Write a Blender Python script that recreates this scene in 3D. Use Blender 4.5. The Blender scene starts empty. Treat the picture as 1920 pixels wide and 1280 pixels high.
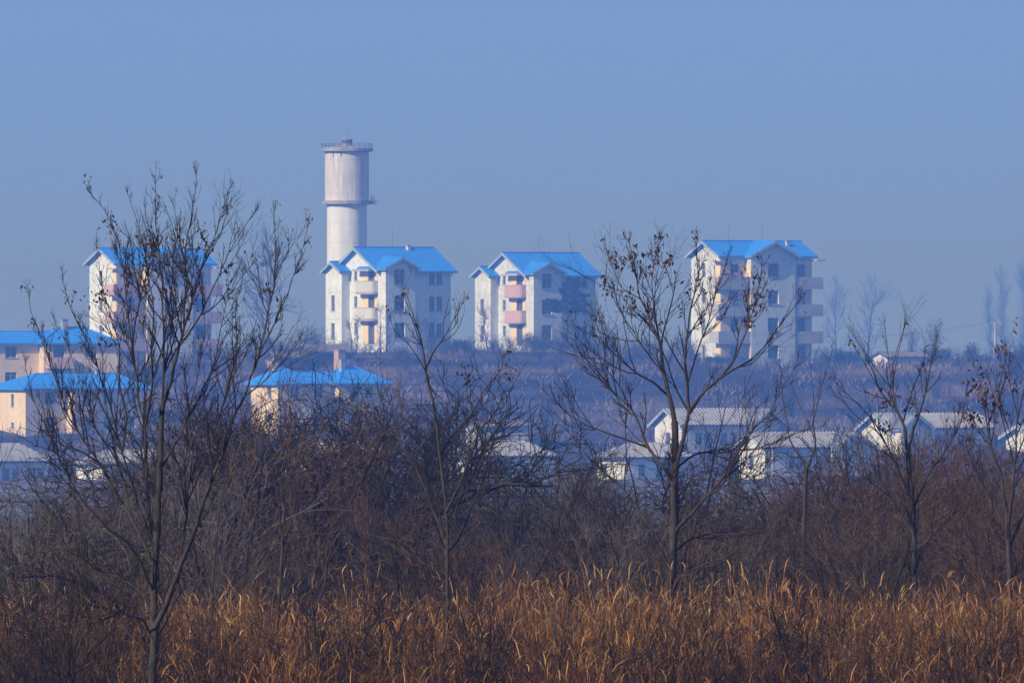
import bpy, math, random
import numpy as np
from mathutils import Vector

# ---------------------------------------------------------------- camera, sky, sun, exposure
SC = bpy.context.scene
COL = SC.collection
FS = 0.5                       # how far off the near growth stands, against first estimates
EYE = 15.0                     # eye height above scene zero
F = 20000.0                    # focal length in pixels of a 1920 px wide picture
cam_data = bpy.data.cameras.new('camera')
cam_data.sensor_width = 36.0
cam_data.lens = 36.0 * F / 1920.0
cam_data.clip_start = 1.0
cam_data.clip_end = 8000.0
cam = bpy.data.objects.new('camera', cam_data)
COL.objects.link(cam)
cam.location = (0, 0, EYE)
cam.rotation_euler = (math.radians(90), 0, 0)
SC.camera = cam

SUN_AZ = math.radians(180 + 49.5)     # clockwise from +Y: behind the viewer's left shoulder
SUN_EL = math.radians(29)
SUN_DIR = Vector((math.sin(SUN_AZ) * math.cos(SUN_EL), math.cos(SUN_AZ) * math.cos(SUN_EL), math.sin(SUN_EL)))
world = bpy.data.worlds.new('World')
SC.world = world
world.use_nodes = True
wn = world.node_tree
wn.nodes.clear()
w_out = wn.nodes.new('ShaderNodeOutputWorld')
w_bg = wn.nodes.new('ShaderNodeBackground')
w_sky = wn.nodes.new('ShaderNodeTexSky')
w_sky.sky_type = 'NISHITA'
w_sky.sun_disc = False
w_sky.sun_elevation = SUN_EL
w_sky.sun_rotation = SUN_AZ
w_sky.air_density = 1.0
w_sky.dust_density = 0.0
w_sky.ozone_density = 10.0
w_mix = wn.nodes.new('ShaderNodeMix')
w_mix.data_type = 'RGBA'
w_mix.blend_type = 'MULTIPLY'
w_mix.inputs[0].default_value = 1.0
w_mix.inputs[7].default_value = (0.47, 0.66, 1.34, 1)      # cool white balance of the photograph
wn.links.new(w_sky.outputs[0], w_mix.inputs[6])
w_veil = wn.nodes.new('ShaderNodeMix')                      # the even winter haze that veils this sky all round
w_veil.data_type = 'RGBA'
w_veil.inputs[0].default_value = 0.75
w_veil.inputs[7].default_value = (1.98, 3.36, 6.9, 1)
wn.links.new(w_mix.outputs[2], w_veil.inputs[6])
wn.links.new(w_veil.outputs[2], w_bg.inputs[0])
w_bg.inputs[1].default_value = 0.09
wn.links.new(w_bg.outputs[0], w_out.inputs[0])

sun_data = bpy.data.lights.new('sun', 'SUN')
sun_data.energy = 4.3
sun_data.angle = math.radians(0.5)
sun_data.color = (1.0, 0.99, 0.97)
sun = bpy.data.objects.new('sun', sun_data)
COL.objects.link(sun)
sun.location = (-40, -40, 80)
sun.rotation_euler = (-SUN_DIR).to_track_quat('-Z', 'Y').to_euler()

SC.view_settings.view_transform = 'Standard'
SC.view_settings.look = 'None'
SC.view_settings.exposure = 0.13
SC.view_settings.gamma = 1.0
SC.view_settings.use_curve_mapping = False
SC.render.engine = 'CYCLES'
SC.cycles.use_denoising = True
SC.cycles.max_bounces = 5
SC.cycles.diffuse_bounces = 3
SC.cycles.glossy_bounces = 2
SC.cycles.transmission_bounces = 2
SC.cycles.volume_bounces = 2
SC.cycles.sample_clamp_indirect = 6.0
SC.cycles.transparent_max_bounces = 8

rng = np.random.default_rng(7)
random.seed(7)


def at(px, py, Y):
    """the point of the place seen at a pixel of the 1920x1280 photograph, Y metres away"""
    return Vector(((px - 960) / F * Y, Y, EYE + (640 - py) / F * Y))


# ---------------------------------------------------------------- helpers
def tag(o, label=None, cat=None, group=None, kind=None):
    if label: o['label'] = label
    if cat: o['category'] = cat
    if group: o['group'] = group
    if kind: o['kind'] = kind
    return o


def empty(name, loc, rz=0.0):
    o = bpy.data.objects.new(name, None)
    COL.objects.link(o)
    o.location = loc
    o.rotation_euler = (0, 0, rz)
    o.empty_display_size = 0.5
    return o


class MB:
    """collects boxes, slabs, tubes and links them as ONE mesh object"""
    def __init__(self):
        self.v = []
        self.f = []

    def quad(self, a, b, c, d):
        i = len(self.v)
        self.v += [tuple(a), tuple(b), tuple(c), tuple(d)]
        self.f.append((i, i + 1, i + 2, i + 3))

    def poly(self, pts):
        i = len(self.v)
        self.v += [tuple(p) for p in pts]
        self.f.append(tuple(range(i, i + len(pts))))

    def hexa(self, p):
        i = len(self.v)
        self.v += [tuple(q) for q in p]
        for f in ((0, 3, 2, 1), (4, 5, 6, 7), (0, 1, 5, 4), (1, 2, 6, 5), (2, 3, 7, 6), (3, 0, 4, 7)):
            self.f.append(tuple(i + k for k in f))

    def box(self, x0, x1, y0, y1, z0, z1):
        self.hexa([(x0, y0, z0), (x1, y0, z0), (x1, y1, z0), (x0, y1, z0),
                   (x0, y0, z1), (x1, y0, z1), (x1, y1, z1), (x0, y1, z1)])

    def slab(self, top, t):
        """extrude a planar polygon straight down by t"""
        n = len(top)
        i = len(self.v)
        self.v += [tuple(p) for p in top] + [(p[0], p[1], p[2] - t) for p in top]
        self.f.append(tuple(range(i, i + n)))
        self.f.append(tuple(range(i + 2 * n - 1, i + n - 1, -1)))
        for k in range(n):
            m = (k + 1) % n
            self.f.append((i + k, i + n + k, i + n + m, i + m))

    def bar(self, a, b, w, h=None):
        """box beam between two points"""
        a = Vector(a); b = Vector(b)
        h = h or w
        d = (b - a).normalized()
        s = d.cross(Vector((0, 0, 1)))
        if s.length < 1e-4: s = Vector((1, 0, 0))
        s.normalize()
        u = s.cross(d).normalized()
        s = s * w / 2; u = u * h / 2
        self.hexa([a - s - u, a + s - u, a + s + u, a - s + u, b - s - u, b + s - u, b + s + u, b - s + u])

    def tube(self, pts, rad, n=6, cap=True):
        pts = [Vector(p) for p in pts]
        if not hasattr(rad, '__len__'): rad = [rad] * len(pts)
        i = len(self.v)
        for k, p in enumerate(pts):
            d = (pts[min(k + 1, len(pts) - 1)] - pts[max(k - 1, 0)]).normalized()
            s = d.cross(Vector((0.13, 0.98, 0.11))).normalized()
            u = d.cross(s)
            for j in range(n):
                a = 2 * math.pi * j / n
                self.v.append(tuple(p + (s * math.cos(a) + u * math.sin(a)) * rad[k]))
        for k in range(len(pts) - 1):
            for j in range(n):
                m = (j + 1) % n
                self.f.append((i + k * n + j, i + k * n + m, i + (k + 1) * n + m, i + (k + 1) * n + j))
        if cap:
            self.f.append(tuple(i + j for j in range(n - 1, -1, -1)))
            self.f.append(tuple(i + (len(pts) - 1) * n + j for j in range(n)))

    def lathe(self, prof, n=40, cx=0, cy=0):
        """prof: list of (radius, z)"""
        i = len(self.v)
        for r, z in prof:
            for j in range(n):
                a = 2 * math.pi * j / n
                self.v.append((cx + r * math.cos(a), cy + r * math.sin(a), z))
        for k in range(len(prof) - 1):
            for j in range(n):
                m = (j + 1) % n
                self.f.append((i + k * n + j, i + k * n + m, i + (k + 1) * n + m, i + (k + 1) * n + j))
        ends = (self.v[i:i + n][::-1], self.v[i + (len(prof) - 1) * n:i + len(prof) * n])     # caps keep corners of their own
        for e in ends: self.poly(e)

    def mesh(self, name, mat, smooth=False):
        me = bpy.data.meshes.new(name)
        me.from_pydata(self.v, [], self.f)
        me.materials.append(mat)
        if smooth:
            for p_ in me.polygons: p_.use_smooth = len(p_.vertices) == 4
        me.update()
        return me

    def build(self, name, mat, parent=None, smooth=False, loc=(0, 0, 0), rz=0.0):
        return link(name, self.mesh(name, mat, smooth), parent, loc, rz)


def link(name, me, parent=None, loc=(0, 0, 0), rz=0.0):
    o = bpy.data.objects.new(name, me)
    COL.objects.link(o)
    o.parent = parent
    o.location = loc
    o.rotation_euler = (0, 0, rz)
    return o


def np_mesh(name, verts, faces, mat, tint=None):
    """fast mesh from numpy arrays; faces (n,3) or (n,4)"""
    verts = np.asarray(verts, np.float32).reshape(-1, 3)
    faces = np.asarray(faces, np.int32)
    k = faces.shape[1]
    me = bpy.data.meshes.new(name)
    me.vertices.add(len(verts))
    me.vertices.foreach_set('co', verts.ravel())
    me.loops.add(faces.size)
    me.loops.foreach_set('vertex_index', faces.ravel())
    me.polygons.add(len(faces))
    me.polygons.foreach_set('loop_start', np.arange(0, faces.size, k, dtype=np.int32))
    if tint is not None:
        at_ = me.attributes.new('tint', 'FLOAT', 'POINT')
        at_.data.foreach_set('value', np.asarray(tint, np.float32))
    me.update(calc_edges=True)
    if mat is not None: me.materials.append(mat)
    return me


# ---------------------------------------------------------------- materials
def new_mat(name):
    m = bpy.data.materials.new(name)
    m.use_nodes = True
    nt = m.node_tree
    b = nt.nodes['Principled BSDF']
    b.inputs['Specular IOR Level'].default_value = 0.25
    return m, nt, b


def rgba(c): return (c[0], c[1], c[2], 1)


def noise_mat(name, c0, c1, scale=(1, 1, 1), nscale=1.0, rough=0.85, lo=0.35, hi=0.7, detail=6, c2=None, s2=6.0, a2=0.35, bump=0.0, spec=0.25):
    """two colours of wear mixed by noise in object space, a finer third over them"""
    m, nt, b = new_mat(name)
    b.inputs['Specular IOR Level'].default_value = spec
    tc = nt.nodes.new('ShaderNodeTexCoord')
    mp = nt.nodes.new('ShaderNodeMapping')
    mp.inputs['Scale'].default_value = scale
    nt.links.new(tc.outputs['Object'], mp.inputs[0])
    n = nt.nodes.new('ShaderNodeTexNoise')
    n.inputs['Scale'].default_value = nscale
    n.inputs['Detail'].default_value = detail
    n.inputs['Roughness'].default_value = 0.62
    nt.links.new(mp.outputs[0], n.inputs[0])
    r = nt.nodes.new('ShaderNodeValToRGB')
    r.color_ramp.elements[0].position = lo
    r.color_ramp.elements[0].color = rgba(c0)
    r.color_ramp.elements[1].position = hi
    r.color_ramp.elements[1].color = rgba(c1)
    nt.links.new(n.outputs[0], r.inputs[0])
    out = r.outputs[0]
    if c2 is not None:
        n2 = nt.nodes.new('ShaderNodeTexNoise')
        n2.inputs['Scale'].default_value = s2
        n2.inputs['Detail'].default_value = 8
        n2.inputs['Roughness'].default_value = 0.7
        nt.links.new(tc.outputs['Object'], n2.inputs[0])
        r2 = nt.nodes.new('ShaderNodeValToRGB')
        r2.color_ramp.elements[0].position = 0.48
        r2.color_ramp.elements[0].color = (0, 0, 0, 1)
        r2.color_ramp.elements[1].position = 0.7
        r2.color_ramp.elements[1].color = (a2, a2, a2, 1)
        nt.links.new(n2.outputs[0], r2.inputs[0])
        mx = nt.nodes.new('ShaderNodeMix')
        mx.data_type = 'RGBA'
        nt.links.new(r2.outputs[0], mx.inputs[0])
        nt.links.new(out, mx.inputs[6])
        mx.inputs[7].default_value = rgba(c2)
        out = mx.outputs[2]
    nt.links.new(out, b.inputs['Base Color'])
    b.inputs['Roughness'].default_value = rough
    if bump:
        bp = nt.nodes.new('ShaderNodeBump')
        bp.inputs['Strength'].default_value = bump
        nt.links.new(n.outputs[0], bp.inputs['Height'])
        nt.links.new(bp.outputs[0], b.inputs['Normal'])
    return m


def tint_mat(name, cols, rough=0.8, spec=0.15, trans=0.0):
    """colour ramp over the per-point 'tint' attribute (each blade or twig has its own)"""
    m, nt, b = new_mat(name)
    a = nt.nodes.new('ShaderNodeAttribute')
    a.attribute_name = 'tint'
    r = nt.nodes.new('ShaderNodeValToRGB')
    els = r.color_ramp.elements
    while len(els) < len(cols): els.new(0.5)
    for k, c in enumerate(cols):
        els[k].position = k / (len(cols) - 1)
        els[k].color = rgba(c)
    nt.links.new(a.outputs['Fac'], r.inputs[0])
    nt.links.new(r.outputs[0], b.inputs['Base Color'])
    b.inputs['Roughness'].default_value = rough
    b.inputs['Specular IOR Level'].default_value = spec
    return m


M = {}
M['white_wall'] = noise_mat('white_wall', (0.64, 0.70, 0.72), (0.79, 0.85, 0.87), (1.6, 1.6, 0.4), 0.8, c2=(0.38, 0.39, 0.39), s2=1.8, a2=0.6)
M['grey_wall'] = noise_mat('grey_wall', (0.54, 0.595, 0.62), (0.73, 0.785, 0.81), (1.6, 1.6, 0.4), 0.8, c2=(0.28, 0.29, 0.29), s2=1.8, a2=0.7)
M['cream_wall'] = noise_mat('cream_wall', (0.68, 0.54, 0.32), (0.80, 0.65, 0.42), (1, 1, 0.4), 0.6, c2=(0.45, 0.37, 0.27), s2=1.4, a2=0.5)
M['cottage_wall'] = noise_mat('cottage_wall', (0.62, 0.63, 0.63), (0.75, 0.76, 0.75), (1, 1, 0.4), 0.8, c2=(0.42, 0.42, 0.41), s2=1.8, a2=0.5)
M['yellow_paint'] = noise_mat('yellow_paint', (0.74, 0.60, 0.30), (0.84, 0.70, 0.38), (1, 1, 0.5), 0.8, c2=(0.55, 0.46, 0.30), s2=2.0, a2=0.4)
M['pink_paint'] = noise_mat('pink_paint', (0.52, 0.34, 0.34), (0.64, 0.43, 0.42), (1, 1, 0.5), 0.9, c2=(0.40, 0.27, 0.26), s2=2.5, a2=0.55)
M['faded_pink'] = noise_mat('faded_pink', (0.37, 0.38, 0.41), (0.46, 0.47, 0.50), (1, 1, 0.5), 0.9, c2=(0.28, 0.25, 0.26), s2=2.5, a2=0.6)
M['pale_green'] = noise_mat('pale_green', (0.54, 0.58, 0.54), (0.68, 0.71, 0.67), (1, 1, 0.5), 0.9, c2=(0.36, 0.37, 0.35), s2=2.5, a2=0.6)
M['concrete'] = noise_mat('concrete', (0.34, 0.34, 0.33), (0.50, 0.49, 0.47), (1, 1, 0.6), 1.2, c2=(0.2, 0.2, 0.2), s2=4, a2=0.5)
M['stained_concrete'] = noise_mat('stained_concrete', (0.20, 0.20, 0.21), (0.36, 0.35, 0.34), (1, 1, 1), 1.5, c2=(0.55, 0.53, 0.5), s2=1.6, a2=0.7)
M['tower_shaft'] = noise_mat('tower_shaft', (0.60, 0.64, 0.665), (0.81, 0.85, 0.86), (3, 3, 0.22), 0.9, c2=(0.48, 0.48, 0.49), s2=2.5, a2=0.5)
M['tower_tank'] = noise_mat('tower_tank', (0.46, 0.45, 0.44), (0.76, 0.775, 0.77), (3.2, 3.2, 0.3), 1.0, c2=(0.46, 0.40, 0.36), s2=3.5, a2=0.6)
M['blue_roof'] = noise_mat('blue_roof', (0.012, 0.23, 0.86), (0.03, 0.30, 0.94), (1, 1, 1), 0.35, rough=0.5, c2=(0.03, 0.14, 0.45), s2=1.7, a2=0.75, lo=0.3, hi=0.7, spec=0.3)
M['fascia'] = noise_mat('fascia', (0.26, 0.33, 0.41), (0.38, 0.45, 0.52), (1, 1, 1), 2.0)
M['grey_tile'] = noise_mat('grey_tile', (0.22, 0.225, 0.22), (0.37, 0.365, 0.35), (1, 1, 1), 0.9, c2=(0.26, 0.25, 0.24), s2=2.2, a2=0.6)
M['tile_bed'] = noise_mat('tile_bed', (0.05, 0.05, 0.052), (0.09, 0.09, 0.09), (1, 1, 1), 2.0)
M['window_frame'] = noise_mat('window_frame', (0.36, 0.37, 0.38), (0.48, 0.48, 0.48), (1, 1, 1), 3.0, rough=0.6)
M['door_paint'] = noise_mat('door_paint', (0.07, 0.08, 0.09), (0.12, 0.13, 0.14), (1, 1, 1), 2.0, rough=0.6)
m, nt, b = new_mat('window_glass')
b.inputs['Base Color'].default_value = (0.028, 0.034, 0.04, 1)
b.inputs['Roughness'].default_value = 0.12
b.inputs['Specular IOR Level'].default_value = 0.5
M['glass'] = m
M['brick'] = noise_mat('brick', (0.42, 0.27, 0.22), (0.52, 0.37, 0.31), (1, 1, 1), 3.0)
M['dark_metal'] = noise_mat('dark_metal', (0.05, 0.05, 0.055), (0.09, 0.09, 0.095), (1, 1, 1), 4.0, rough=0.55)
M['old_tile'] = noise_mat('old_tile', (0.07, 0.068, 0.065), (0.19, 0.18, 0.165), (1, 1, 1), 2.0, c2=(0.12, 0.12, 0.12), s2=5, a2=0.7)
M['mud_wall'] = noise_mat('mud_wall', (0.06, 0.055, 0.05), (0.12, 0.105, 0.095), (1, 1, 1), 1.0)
M['cloth_red'] = noise_mat('cloth_red', (0.45, 0.08, 0.08), (0.55, 0.12, 0.12), (1, 1, 1), 3.0)
M['cloth_green'] = noise_mat('cloth_green', (0.05, 0.30, 0.14), (0.08, 0.40, 0.20), (1, 1, 1), 3.0)
M['cloth_white'] = noise_mat('cloth_white', (0.6, 0.6, 0.6), (0.75, 0.75, 0.75), (1, 1, 1), 3.0)
M['cloth_dark'] = noise_mat('cloth_dark', (0.04, 0.045, 0.06), (0.08, 0.08, 0.1), (1, 1, 1), 3.0)

# ---------------------------------------------------------------- terrain
KY = np.array([-400, -60, 0, 10, 28, 52, 83, 150, 600, 940, 985, 1010, 1040, 1072, 1130, 1220, 1500, 3100], float)
KZ = np.array([-6, -2.6, -1.4, -1.8, -2.65, -2.95, -2.95, -3.5, -9.6, -12.7, -12.2, -9.0, -5.0, -0.9, -0.6, -3.0, -10, -13], float)
CXP = np.array([-800, -60, -42, -30, -14, 4, 14, 24, 42, 60, 800], float)
CZP = np.array([-3.0, -3.5, -3.6, -1.4, -0.7, -0.8, -1.6, -2.9, -2.5, -2.0, -2.5], float)


def ground_z(x, y):
    x = np.asarray(x, float); y = np.asarray(y, float)
    z = np.interp(y, KY, KZ)
    crest = np.interp(x, CXP, CZP)
    far = np.clip((y - 985) / 30, 0, 1)
    zc = -0.5 * np.log(np.exp(-2 * np.clip(z, -20, 5)) + np.exp(-2 * crest))       # soft minimum
    z = z * (1 - far) + zc * far
    bump = 0.16 * np.sin(x * 0.31 + y * 0.07) * np.sin(y * 0.113 - x * 0.05) + 0.09 * np.sin(x * 0.77 + 1.3) * np.sin(y * 0.41)
    bump = bump * np.clip((y - 5) / 200, 0.1, 1)
    return EYE + z + bump


def gz(x, y): return float(ground_z(x, y))


gx = np.concatenate([np.linspace(-1500, -160, 16), np.arange(-150, 151, 2.5), np.linspace(160, 1500, 16)])
gy = np.concatenate([np.linspace(-380, 0, 10), np.arange(10, 160, 2), np.arange(160, 950, 10), np.arange(952, 1160, 2), np.linspace(1165, 3050, 50)])
GX, GY = np.meshgrid(gx, gy)
GV = np.stack([GX, GY, ground_z(GX, GY)], -1).reshape(-1, 3)
nx, ny = len(gx), len(gy)
ii, jj = np.meshgrid(np.arange(nx - 1), np.arange(ny - 1))
a = (jj * nx + ii).ravel()
GF = np.stack([a, a + 1, a + nx + 1, a + nx], -1)
m, nt, b = new_mat('winter_ground')
geo = nt.nodes.new('ShaderNodeNewGeometry')
n1 = nt.nodes.new('ShaderNodeTexNoise'); n1.inputs['Scale'].default_value = 1.0; n1.inputs['Detail'].default_value = 9; n1.inputs['Roughness'].default_value = 0.75
n2 = nt.nodes.new('ShaderNodeTexNoise'); n2.inputs['Scale'].default_value = 0.9; n2.inputs['Detail'].default_value = 8; n2.inputs['Roughness'].default_value = 0.7
gm = nt.nodes.new('ShaderNodeMapping'); gm.inputs['Scale'].default_value = (0.05, 0.085, 0.3)
nt.links.new(geo.outputs['Position'], gm.inputs[0]); nt.links.new(gm.outputs[0], n1.inputs[0]); nt.links.new(geo.outputs['Position'], n2.inputs[0])
r1 = nt.nodes.new('ShaderNodeValToRGB')
r1.color_ramp.elements[0].position = 0.44; r1.color_ramp.elements[0].color = (0.018, 0.015, 0.013, 1)
r1.color_ramp.elements[1].position = 0.64; r1.color_ramp.elements[1].color = (0.24, 0.175, 0.11, 1)
nt.links.new(n1.outputs[0], r1.inputs[0])
r2 = nt.nodes.new('ShaderNodeValToRGB')
r2.color_ramp.elements[0].position = 0.3; r2.color_ramp.elements[0].color = (0.5, 0.5, 0.5, 1)
r2.color_ramp.elements[1].position = 0.75; r2.color_ramp.elements[1].color = (1.25, 1.2, 1.15, 1)
nt.links.new(n2.outputs[0], r2.inputs[0])
mm = nt.nodes.new('ShaderNodeMix'); mm.data_type = 'RGBA'; mm.blend_type = 'MULTIPLY'; mm.inputs[0].default_value = 1
nt.links.new(r1.outputs[0], mm.inputs[6]); nt.links.new(r2.outputs[0], mm.inputs[7])
# bare pale paddy fields on the flat between thicket and village
sx = nt.nodes.new('ShaderNodeSeparateXYZ'); nt.links.new(geo.outputs['Position'], sx.inputs[0])
mr = nt.nodes.new('ShaderNodeMapRange'); mr.inputs[1].default_value = 150; mr.inputs[2].default_value = 190
nt.links.new(sx.outputs['Y'], mr.inputs[0])
mr2 = nt.nodes.new('ShaderNodeMapRange'); mr2.inputs[1].default_value = 955; mr2.inputs[2].default_value = 985; mr2.inputs[3].default_value = 1; mr2.inputs[4].default_value = 0
nt.links.new(sx.outputs['Y'], mr2.inputs[0])
mu = nt.nodes.new('ShaderNodeMath'); mu.operation = 'MULTIPLY'
nt.links.new(mr.outputs[0], mu.inputs[0]); nt.links.new(mr2.outputs[0], mu.inputs[1])
n3 = nt.nodes.new('ShaderNodeTexNoise'); n3.inputs['Scale'].default_value = 0.02; n3.inputs['Detail'].default_value = 3
nt.links.new(geo.outputs['Position'], n3.inputs[0])
r3 = nt.nodes.new('ShaderNodeValToRGB')
r3.color_ramp.elements[0].position = 0.42; r3.color_ramp.elements[0].color = (0.10, 0.085, 0.075, 1)
r3.color_ramp.elements[1].position = 0.58; r3.color_ramp.elements[1].color = (0.17, 0.15, 0.135, 1)
nt.links.new(n3.outputs[0], r3.inputs[0])
mf = nt.nodes.new('ShaderNodeMix'); mf.data_type = 'RGBA'
nt.links.new(mu.outputs[0], mf.inputs[0]); nt.links.new(mm.outputs[2], mf.inputs[6]); nt.links.new(r3.outputs[0], mf.inputs[7])
nt.links.new(mf.outputs[2], b.inputs['Base Color'])
b.inputs['Roughness'].default_value = 0.95
b.inputs['Specular IOR Level'].default_value = 0.05
M['ground'] = m
ground = link('ground', np_mesh('ground', GV, GF, M['ground']))
tag(ground, kind='structure')
ground.data.shade_smooth()

# the blue winter haze: one closed, even volume round everything
hb = MB()
hb.box(-1600, 1600, -420, 3150, float(GV[:, 2].min()) - 1.0, EYE + 25.0)
hm = bpy.data.materials.new('haze_air')
hm.use_nodes = True
hm.node_tree.nodes.clear()
ho = hm.node_tree.nodes.new('ShaderNodeOutputMaterial')
hv = hm.node_tree.nodes.new('ShaderNodeVolumePrincipled')
hv.inputs['Color'].default_value = (0.20, 0.445, 1.0, 1)
hv.inputs['Absorption Color'].default_value = (1, 1, 1, 1)
hv.inputs['Density'].default_value = 0.00092
hv.inputs['Anisotropy'].default_value = 0.55
hm.node_tree.links.new(hv.outputs[0], ho.inputs['Volume'])
haze = hb.build('haze', hm)
tag(haze, kind='stuff')

# ---------------------------------------------------------------- building kit
LEFT, FRONT, RIGHT, BACK = 'left', 'front', 'right', 'back'


def wall_face(mb, O, U, W, H, N, holes=(), depth=0.16):
    """a wall plane with real openings and reveals"""
    O = Vector(O); U = Vector(U); N = Vector(N); Z = Vector((0, 0, 1))
    xs = sorted({0.0, W} | {h[0] for h in holes} | {h[2] for h in holes})
    zs = sorted({0.0, H} | {h[1] for h in holes} | {h[3] for h in holes})
    P = lambda x, z, d=0.0: O + U * x + Z * z - N * d
    for i in range(len(xs) - 1):
        for j in range(len(zs) - 1):
            cx, cz = (xs[i] + xs[i + 1]) / 2, (zs[j] + zs[j + 1]) / 2
            if any(h[0] < cx < h[2] and h[1] < cz < h[3] for h in holes): continue
            mb.quad(P(xs[i], zs[j]), P(xs[i + 1], zs[j]), P(xs[i + 1], zs[j + 1]), P(xs[i], zs[j + 1]))
    for x0, z0, x1, z1 in holes:
        mb.quad(P(x0, z0), P(x0, z1), P(x0, z1, depth), P(x0, z0, depth))
        mb.quad(P(x1, z0), P(x1, z0, depth), P(x1, z1, depth), P(x1, z1))
        mb.quad(P(x0, z1), P(x1, z1), P(x1, z1, depth), P(x0, z1, depth))
        mb.quad(P(x0, z0), P(x0, z0, depth), P(x1, z0, depth), P(x1, z0))


_wcache = {}


def opening(root, O, U, N, hole, style='window', depth=0.16):
    """window (> pane, sill) or door set into an opening"""
    O = Vector(O); U = Vector(U); N = Vector(N)
    x0, z0, x1, z1 = hole
    w, h = x1 - x0, z1 - z0
    key = (round(w, 2), round(h, 2), style)
    if key not in _wcache:
        f = MB(); t = 0.04
        y0, y1 = -0.05, 0.02
        f.box(-w / 2, -w / 2 + t, y0, y1, 0, h); f.box(w / 2 - t, w / 2, y0, y1, 0, h)
        f.box(-w / 2 + t, w / 2 - t, y0, y1, h - t, h)
        f.box(-w / 2 + t, w / 2 - t, y0, y1, 0, t)
        if style == 'window':
            f.box(-0.022, 0.022, y0 + 0.005, y1, t, h - t)
            if w > 0.7:
                f.box(-w / 2 + t, -0.022, y0 + 0.008, y1, h * 0.7, h * 0.7 + 0.035)
                f.box(0.022, w / 2 - t, y0 + 0.008, y1, h * 0.7, h * 0.7 + 0.035)
            else:
                f.box(-w / 2 + t, -0.022, y0 + 0.008, y1, h * 0.5, h * 0.5 + 0.035)
                f.box(0.022, w / 2 - t, y0 + 0.008, y1, h * 0.5, h * 0.5 + 0.035)
        fm = f.mesh('window' if style == 'window' else 'door', M['window_frame'] if style == 'window' else M['door_paint'])
        p = MB(); p.box(-w / 2 + 0.01, w / 2 - 0.01, 0.025, 0.04, 0.01, h - 0.01)
        pm = p.mesh('pane', M['glass'] if style == 'window' else M['door_paint'])
        s = MB(); s.box(-w / 2 - 0.08, w / 2 + 0.08, -depth - 0.07, -0.055, -0.07, -0.004)
        sm = s.mesh('sill', M['fascia'])
        _wcache[key] = (fm, pm, sm)
    fm, pm, sm = _wcache[key]
    c = O + U * ((x0 + x1) / 2) + Vector((0, 0, z0)) - N * depth
    rz = math.atan2(U.y, U.x)
    o = link('window' if style == 'window' else 'door', fm, root, c, rz)
    link('pane' if style == 'window' else 'door_leaf', pm, o)
    if style == 'window': link('sill', sm, o)
    return o


def face_frame(side, u0, u1, y0, y1, z=0.0):
    """origin, horizontal direction (left to right seen from outside), outward normal, width"""
    if side == FRONT: return Vector((u0, y0, z)), Vector((1, 0, 0)), Vector((0, -1, 0)), u1 - u0
    if side == LEFT: return Vector((u0, y1, z)), Vector((0, -1, 0)), Vector((-1, 0, 0)), y1 - y0
    if side == RIGHT: return Vector((u1, y0, z)), Vector((0, 1, 0)), Vector((1, 0, 0)), y1 - y0
    return Vector((u1, y1, z)), Vector((-1, 0, 0)), Vector((0, 1, 0)), u1 - u0


def body(root, mb, u0, u1, y0, y1, h, holes=None, z0=-2.0, skip=()):
    """four walls of a box-shaped body; holes = {side: [(x0,z0,x1,z1,style)]} in metres on that side, z from ground floor"""
    holes = holes or {}
    for side in (FRONT, LEFT, RIGHT, BACK):
        if side in skip: continue
        O, U, N, W = face_frame(side, u0, u1, y0, y1, z0)
        hs = [(a, b_ - z0, c, d - z0) for a, b_, c, d, s in holes.get(side, [])]
        wall_face(mb, O, U, W, h - z0, N, hs)
        for (a, b_, c, d), q in zip(hs, holes.get(side, [])):
            opening(root, O, U, N, (a, b_, c, d), q[4])


def tile_rows(tb, A, B, C, D, step=0.38, w=0.105, h=0.13):
    """half-round tile ribs from the ridge edge A-B down to the eave edge D-C"""
    A, B, C, D = map(Vector, (A, B, C, D))
    n = max(2, int(max((B - A).length, (C - D).length) / step))
    nrm = (B - A if (B - A).length > 0.1 else C - D).cross(D - A).normalized()
    if nrm.z < 0: nrm = -nrm
    for k in range(n):
        s = (k + 0.5) / n
        p, q = A.lerp(B, s) + nrm * 0.012, D.lerp(C, s) + nrm * 0.012
        if (p - q).length < 0.35: continue
        d = (C - D).normalized() * w
        i = len(tb.v)
        tb.v += [tuple(p - d), tuple(p + nrm * h), tuple(p + d), tuple(q - d), tuple(q + nrm * h), tuple(q + d)]
        tb.f += [(i, i + 1, i + 4, i + 3), (i + 1, i + 2, i + 5, i + 4), (i + 3, i + 4, i + 5)]


def gable_end(mb, u, y0, y1, z_e, z_r, axis='x', yc=None):
    if axis == 'x': mb.poly([(u, y1, z_e), (u, y0, z_e), (u, (y0 + y1) / 2, z_r)])
    else: mb.poly([(y0, u, z_e), (y1, u, z_e), ((y0 + y1) / 2, u, z_r)])


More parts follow.
